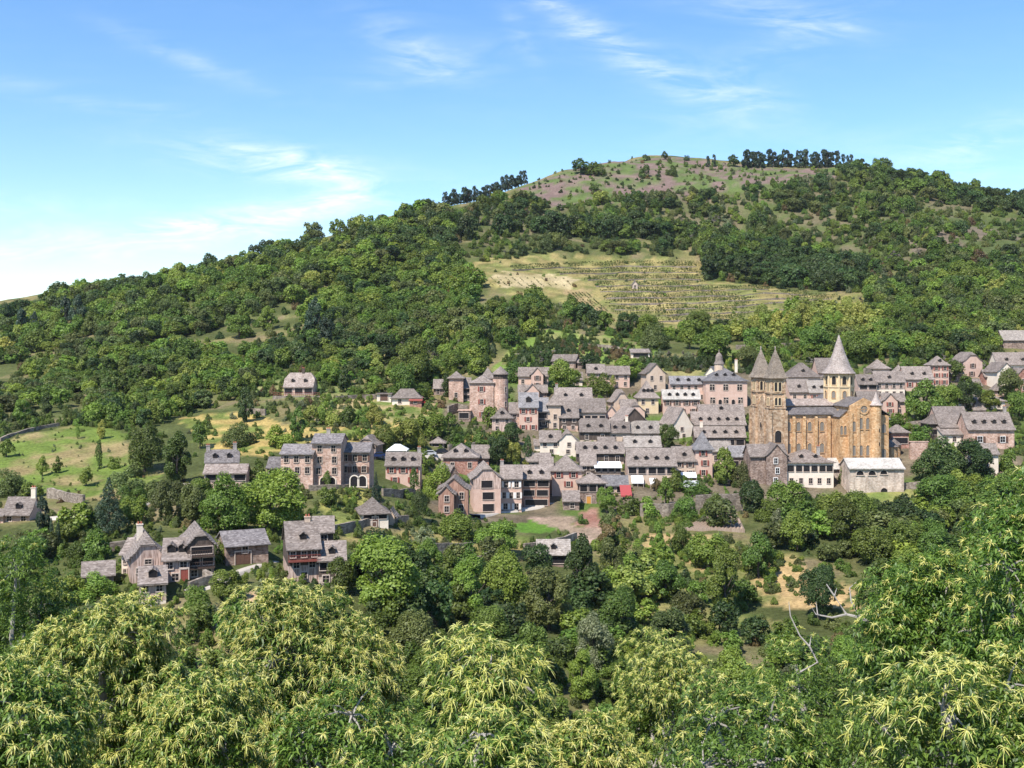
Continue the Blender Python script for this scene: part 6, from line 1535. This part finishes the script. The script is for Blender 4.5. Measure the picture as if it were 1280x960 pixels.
scrub = collect([
 ('valley', 900, (9, 22), BSH, 301, NOHOLE, .0), ('lowleft', 420, (9, 20), BSH, 302, NOHOLE, 0), ('between', 650, (4, 12), BSH, 303, NOHOLE, 0), (ZP['terrace_field'], 170, (3, 11), {8: 3, 10: 4, 11: 1}, 340, [], .05), (ZP['meadow'], 60, (1.5, 4), {8: 2, 10: 3, 13: 1}, 341, [], 0), ([(90,600),(350,600),(560,620),(560,700),(430,745),(330,775),(60,765),(60,650)], 620, (4, 13), BSH, 321, NOHOLE, .12), ([(-230,505),(60,530),(90,532),(240,540),(240,610),(90,650),(-230,650)], 160, (4, 12), BSH, 322, NOHOLE, .1),
 ('gardens', 240, (4, 9), {8: 2, 10: 5, 9: 1, 13: .5}, 304, NOHOLE, .1),
 ('slope', 170, (4, 9), {8: 2, 10: 4, 9: 1, 13: .5}, 305, NOHOLE, .1), ([(300,455),(560,470),(560,512),(300,512)], 330, (4, 12), BSH, 330, NOHOLE, .1), ([(930,432),(1290,425),(1290,470),(930,470)], 420, (4, 12), BSH, 331, NOHOLE, .1), ([(1100,480),(1290,490),(1290,620),(1200,600),(1130,560)], 330, (4, 11), {**BSH, 10: 4}, 332, NOHOLE, .12), ([(0,530),(210,530),(210,625),(0,625)], 70, (2, 4), BSH, 333, [], 0), ('road', 120, (7, 16), BSH, 306, NOHOLE, .1), ('top', 260, (4, 10), BSH, 307, NOHOLE, .1), ('village', 1400, (3, 8), {8: 3, 10: 4, 11: 2, 9: 1}, 308, NOHOLE, .2),
 ('upper', 2200, (4, 11), BSH, 309, [ZP['vineyard']], 0), ('right', 1100, (6, 13), BSH, 310, NOHOLE, 0), ('left', 900, (6, 13), BSH, 320, NOHOLE, 0), (ZP['heath'], 160, (2, 5), BSH, 311, [], 0),
 ([(640,208),(720,208),(800,199),(905,205),(1060,210),(1060,250),(700,262),(640,240)], 200, (2, 6), BSH, 312, [], 0),
 (ZP['vineyard'], 90, (2, 5), BSH, 313, [], 0), ([(400,612),(470,612),(520,660),(640,690),(640,712),(430,700),(405,660)], 110, (4, 10), BSH, 314, [ZP['lawn']], .1),
 (ZP['dry_slope'], 190, (4, 12), BSH, 316, [], .1), ([(-230,530),(0,548),(90,532),(190,545),(170,530),(60,520),(-230,530)], 120, (5, 12), BSH, 315, [], 0),
 ([(540,640),(720,650),(800,640),(930,630),(1000,625),(1060,625),(1010,660),(930,650),(840,660),(760,690),(640,690),(540,670)], 260, (5, 14), {**BSH, 10: 5}, 317, [ZP['lawn'], ZP['rubble'], ZP['house_bank']], .05)])
stuff('undergrowth', 'low bushes and brambles over the slopes and gardens', 'undergrowth', scrub[0], scrub[1], scrub[2], SRC, scrub[3])
# ------------------------------------------------------------------ flowering chestnuts of the near bank
def nrmz(a): return a/(np.linalg.norm(a, axis=-1, keepdims=True)+1e-9)
def sprays(pos, axis, nl, leaf_len, g):
    """whorls of long toothed-looking leaves: a folded blade of four faces that droops to its tip"""
    m = len(pos)*nl; p = np.repeat(pos, nl, 0); a = np.repeat(axis, nl, 0)
    r = nrmz(g.normal(size=(m, 3))); side = nrmz(np.cross(a, r))
    ang = np.radians(g.uniform(35, 105, m))[:, None]
    d = nrmz(a*np.cos(ang)+side*np.sin(ang)); L = (leaf_len*g.uniform(.65, 1.25, m))[:, None]
    up = nrmz(np.array([0, 0, 1.0])+.25*a+g.normal(size=(m, 3))*.28); b = nrmz(np.cross(d, up)); n = np.cross(b, d)
    s0 = p+d*L*.10+g.normal(size=(m, 3))*.03; W = L*.155
    mid = s0+d*L*.48+n*L*.05; tip = s0+d*L+np.array([0, 0, -1.0])*L*g.uniform(.08, .42, (m, 1))
    l, r2 = mid+b*W+n*L*.05, mid-b*W+n*L*.05
    V_ = np.stack([s0, l, mid, r2, tip], 1).reshape(-1, 3); k = np.arange(m)[:, None]*5
    return V_, np.concatenate([k+[0, 2, 1], k+[0, 3, 2], k+[1, 2, 4], k+[2, 3, 4]], 1).reshape(-1, 3)
def tassels(pos, axis, nc, length, g, th=.0058):
    """bursts of slender hanging catkins"""
    m = len(pos)*nc; p = np.repeat(pos, nc, 0); a = np.repeat(axis, nc, 0)
    side = nrmz(np.cross(a, g.normal(size=(m, 3)))); ang = np.radians(g.uniform(15, 88, m))[:, None]
    d = nrmz(a*np.cos(ang)+side*np.sin(ang)); L = (length*g.uniform(.6, 1.3, m))[:, None]; drop = g.uniform(.25, 1.0, (m, 1))
    pts = [p+d*L*t+np.array([0, 0, -1.0])*L*drop*t*t for t in (0, .25, .5, .75, 1.0)]
    e = nrmz(np.cross(d, np.array([.3, .2, 1.0]))); f = np.cross(d, e); rings = []
    for q, t in zip(pts, (.75, 1, 1, .9, .35)):
        for j in range(3): rings.append(q+(e*math.cos(2.094*j)+f*math.sin(2.094*j))*th*t)
    V_ = np.stack(rings, 1).reshape(-1, 3); k = np.arange(m)[:, None]*15; fs = []
    for s in range(4):
        for j in range(3): fs.append(k+[3*s+j, 3*s+(j+1) % 3, 3*s+3+(j+1) % 3]); fs.append(k+[3*s+j, 3*s+3+(j+1) % 3, 3*s+3+j])
    return V_, np.concatenate(fs, 1).reshape(-1, 3)
def chestnut(label, u0, u1, vtop, D, flower, seed, dens=84, leaf=.104, cat=.098, mat='chestnut', nlobe=16, lean=0.0, base=None, top_bias=1.0):
    g = np.random.default_rng(seed); r_ = random.Random(seed)
    uc = (u0+u1)/2; x = (uc-640)/F*D; rx = (u1-u0)/2*D/F; zt = (HZ-vtop)/F*D; zg = zat(x, D) if base is None else base
    zb = min(zg+.9, zt-rx*1.3); cz = (zt+zb)/2; rz = (zt-zb)/2; ry = rx*.95
    root = empty('chestnut_tree', (x, D, zg)); tag(root, label, 'tree', 'flowering chestnuts of the near bank')
    o = np.array([x, D, zg])
    lob = []
    for k in range(nlobe):
        d = nrmz(g.normal(size=3)); d[2] = abs(d[2])*1.0-.35 if k % 3 else d[2]; d = nrmz(d); q = g.uniform(.55, .74)
        lr = g.uniform(.30, .46)*min(rx, rz)
        lob.append((x+d[0]*rx*q+lean*d[2], D+d[1]*ry*q, cz+d[2]*rz*q, lr))
    L = np.array(lob); n = int(dens*rx*rz*7.2)
    li = g.choice(len(L), n, p=L[:, 3]**2/(L[:, 3]**2).sum()); d = nrmz(g.normal(size=(n, 3))+np.array([0, 0, .35]))
    rad = L[li, 3]*np.where(g.random(n) < .68, g.uniform(.88, 1.2, n), g.uniform(.35, .88, n))
    pos = L[li, :3]+d*rad[:, None]
    # a share of loose clusters between the lobes
    k = int(n*.3); dd = nrmz(g.normal(size=(k, 3))); e = np.array([x, D, cz])+dd*np.array([rx, ry, rz])*g.uniform(.45, .9, (k, 1))
    pos = np.concatenate([pos, e]); d = np.concatenate([d, dd]); outw = nrmz((pos-np.array([x, D, cz]))/np.array([rx, ry, rz]))
    ax = nrmz(d*.5+outw*.55+np.array([0, 0, .45])+g.normal(size=d.shape)*.18)
    ok = pos[:, 2] > zg+.3; pos, ax, outw = pos[ok], ax[ok], outw[ok]
    V_, f_ = sprays(pos-o, ax, 12, leaf, g); link('crown', raw_mesh('crown', V_, f_, [M[mat]]), root)
    ell = np.linalg.norm((pos-np.array([x, D, cz]))/np.array([rx, ry, rz]), axis=1)
    pr = flower*np.clip((ell-.45)*2.6, 0, 1.2)*np.clip(.62+.75*top_bias*outw[:, 2], .12, 1.3)
    fl = g.random(len(pos)) < pr
    if fl.sum() > 5:
        V_, f_ = tassels(pos[fl]-o+ax[fl]*.05, ax[fl], 15, cat, g); link('blossom', raw_mesh('blossom', V_, f_, [M['catkin']]), root)
    mb = MB(); c = Vector((0, 0, 0)); top = Vector((0, 0, max(.6, (cz-zg)+.3*rz)))
    mb.tube([(0, 0, -1.2), (0, 0, .3), (.05, .02, top.z*.6), tuple(top)], [.20, .16, .12, .05], 7)
    for q in L:
        e = Vector(q[:3])-Vector(o); s = Vector((0, 0, max(.3, min(top.z*.9, e.z*.55)))); mmid = s.lerp(e, .5)+Vector((r_.uniform(-.15, .15), r_.uniform(-.15, .15), .1))
        mb.tube([tuple(s), tuple(mmid), tuple(e)], [.075, .05, .022], 5)
        near = np.argsort(np.linalg.norm(pos-q[:3], axis=1))[::7][:9]
        for w in near: mb.tube([tuple(e), tuple((Vector(e)+Vector(pos[w]-o))/2+Vector((0, 0, .05))), tuple(pos[w]-o)], [.02, .013, .006], 4)
    mb.build('trunk', M['bark_pale'], root); return root
CH = (
 ('dark green leafy chestnut without tassels at the left picture edge', -60, 118, 650, 24, .02, 1, dict(dens=70)),
 ('flowering chestnut left of the large domed one, its top full of pale tassels', 15, 240, 722, 18, 1.25, 2, dict()),
 ('low flowering chestnut in the lower left corner', -70, 130, 800, 14.5, .8, 3, dict()),
 ('large domed flowering chestnut, the one most thickly hung with tassels', 262, 505, 708, 19, 1.6, 4, dict(nlobe=20, dens=90, cat=.11)),
 ('green leafed flowering chestnut filling the gap between the two domed ones', 160, 345, 800, 15.5, .8, 5, dict()),
 ('loose flowering chestnut with long hanging tassels in the middle of the bank', 505, 688, 778, 16, .7, 6, dict(cat=.125, dens=58)),
 ('low green chestnut under the largest domed one', 330, 530, 860, 14.5, .30, 7, dict()),
 ('small flowering chestnut whose top just enters at the bottom of the picture', 650, 800, 893, 15, 1.5, 8, dict()),
 ('dense yellow-green chestnut with short tassels right of the dark hollow', 745, 935, 792, 25, 1.5, 9, dict(dens=60, cat=.10, top_bias=.8)),
 ('broad green chestnut with a dead branch, few tassels', 880, 1130, 772, 20, .22, 10, dict(dens=70)),
 ('tallest chestnut, rising at the right picture edge', 1185, 1420, 548, 15.5, .2, 11, dict(nlobe=22)),
 ('chestnut sloping down left from the tallest one', 1065, 1265, 660, 17.5, .18, 12, dict(nlobe=18)),
 ('chestnut with large starry tassels in the lower right corner', 1050, 1330, 790, 13, .55, 13, dict(cat=.125)),
 ('low dark chestnut at the bottom between two paler ones', 800, 1050, 868, 14.5, .22, 14, dict()),
 ('low chestnut at the bottom under the loose tasselled one', 500, 690, 890, 12.5, .5, 15, dict(cat=.12)))
for l_, a, b, vt_, D_, fl_, sd, kw in CH: chestnut(l_, a, b, vt_, D_, fl_, sd, **kw)
# bare grey branches standing out of the broad green chestnut
mb = MB(); D_ = 19.0
q = lambda u, v, dd=0: ((u-640)/F*(D_+dd), D_+dd, (HZ-v)/F*(D_+dd))
for pts, rd in (([(1120,795),(1075,772),(1058,768),(1043,745),(1033,730)], .035), ([(1058,768),(1040,772),(1020,768),(1012,755)], .02), ([(1043,745),(1046,735)], .012), ([(1075,772),(1064,752),(1062,735),(1070,728)], .018), ([(1022,768),(1020,752)], .012),
                ([(1000,840),(1022,828),(1012,808),(1000,795),(988,770),(986,752)], .022), ([(1012,808),(1014,795)], .012)):
    n = len(pts); mb.tube([q(u, v, .1*k) for k, (u, v) in enumerate(pts)], [rd*(1-.75*k/(n-1)) for k in range(n)], 5)
tag(mb.build('dead_branch', M['bark_pale']), 'bare grey dead branches standing out of the broad green chestnut', 'branch')
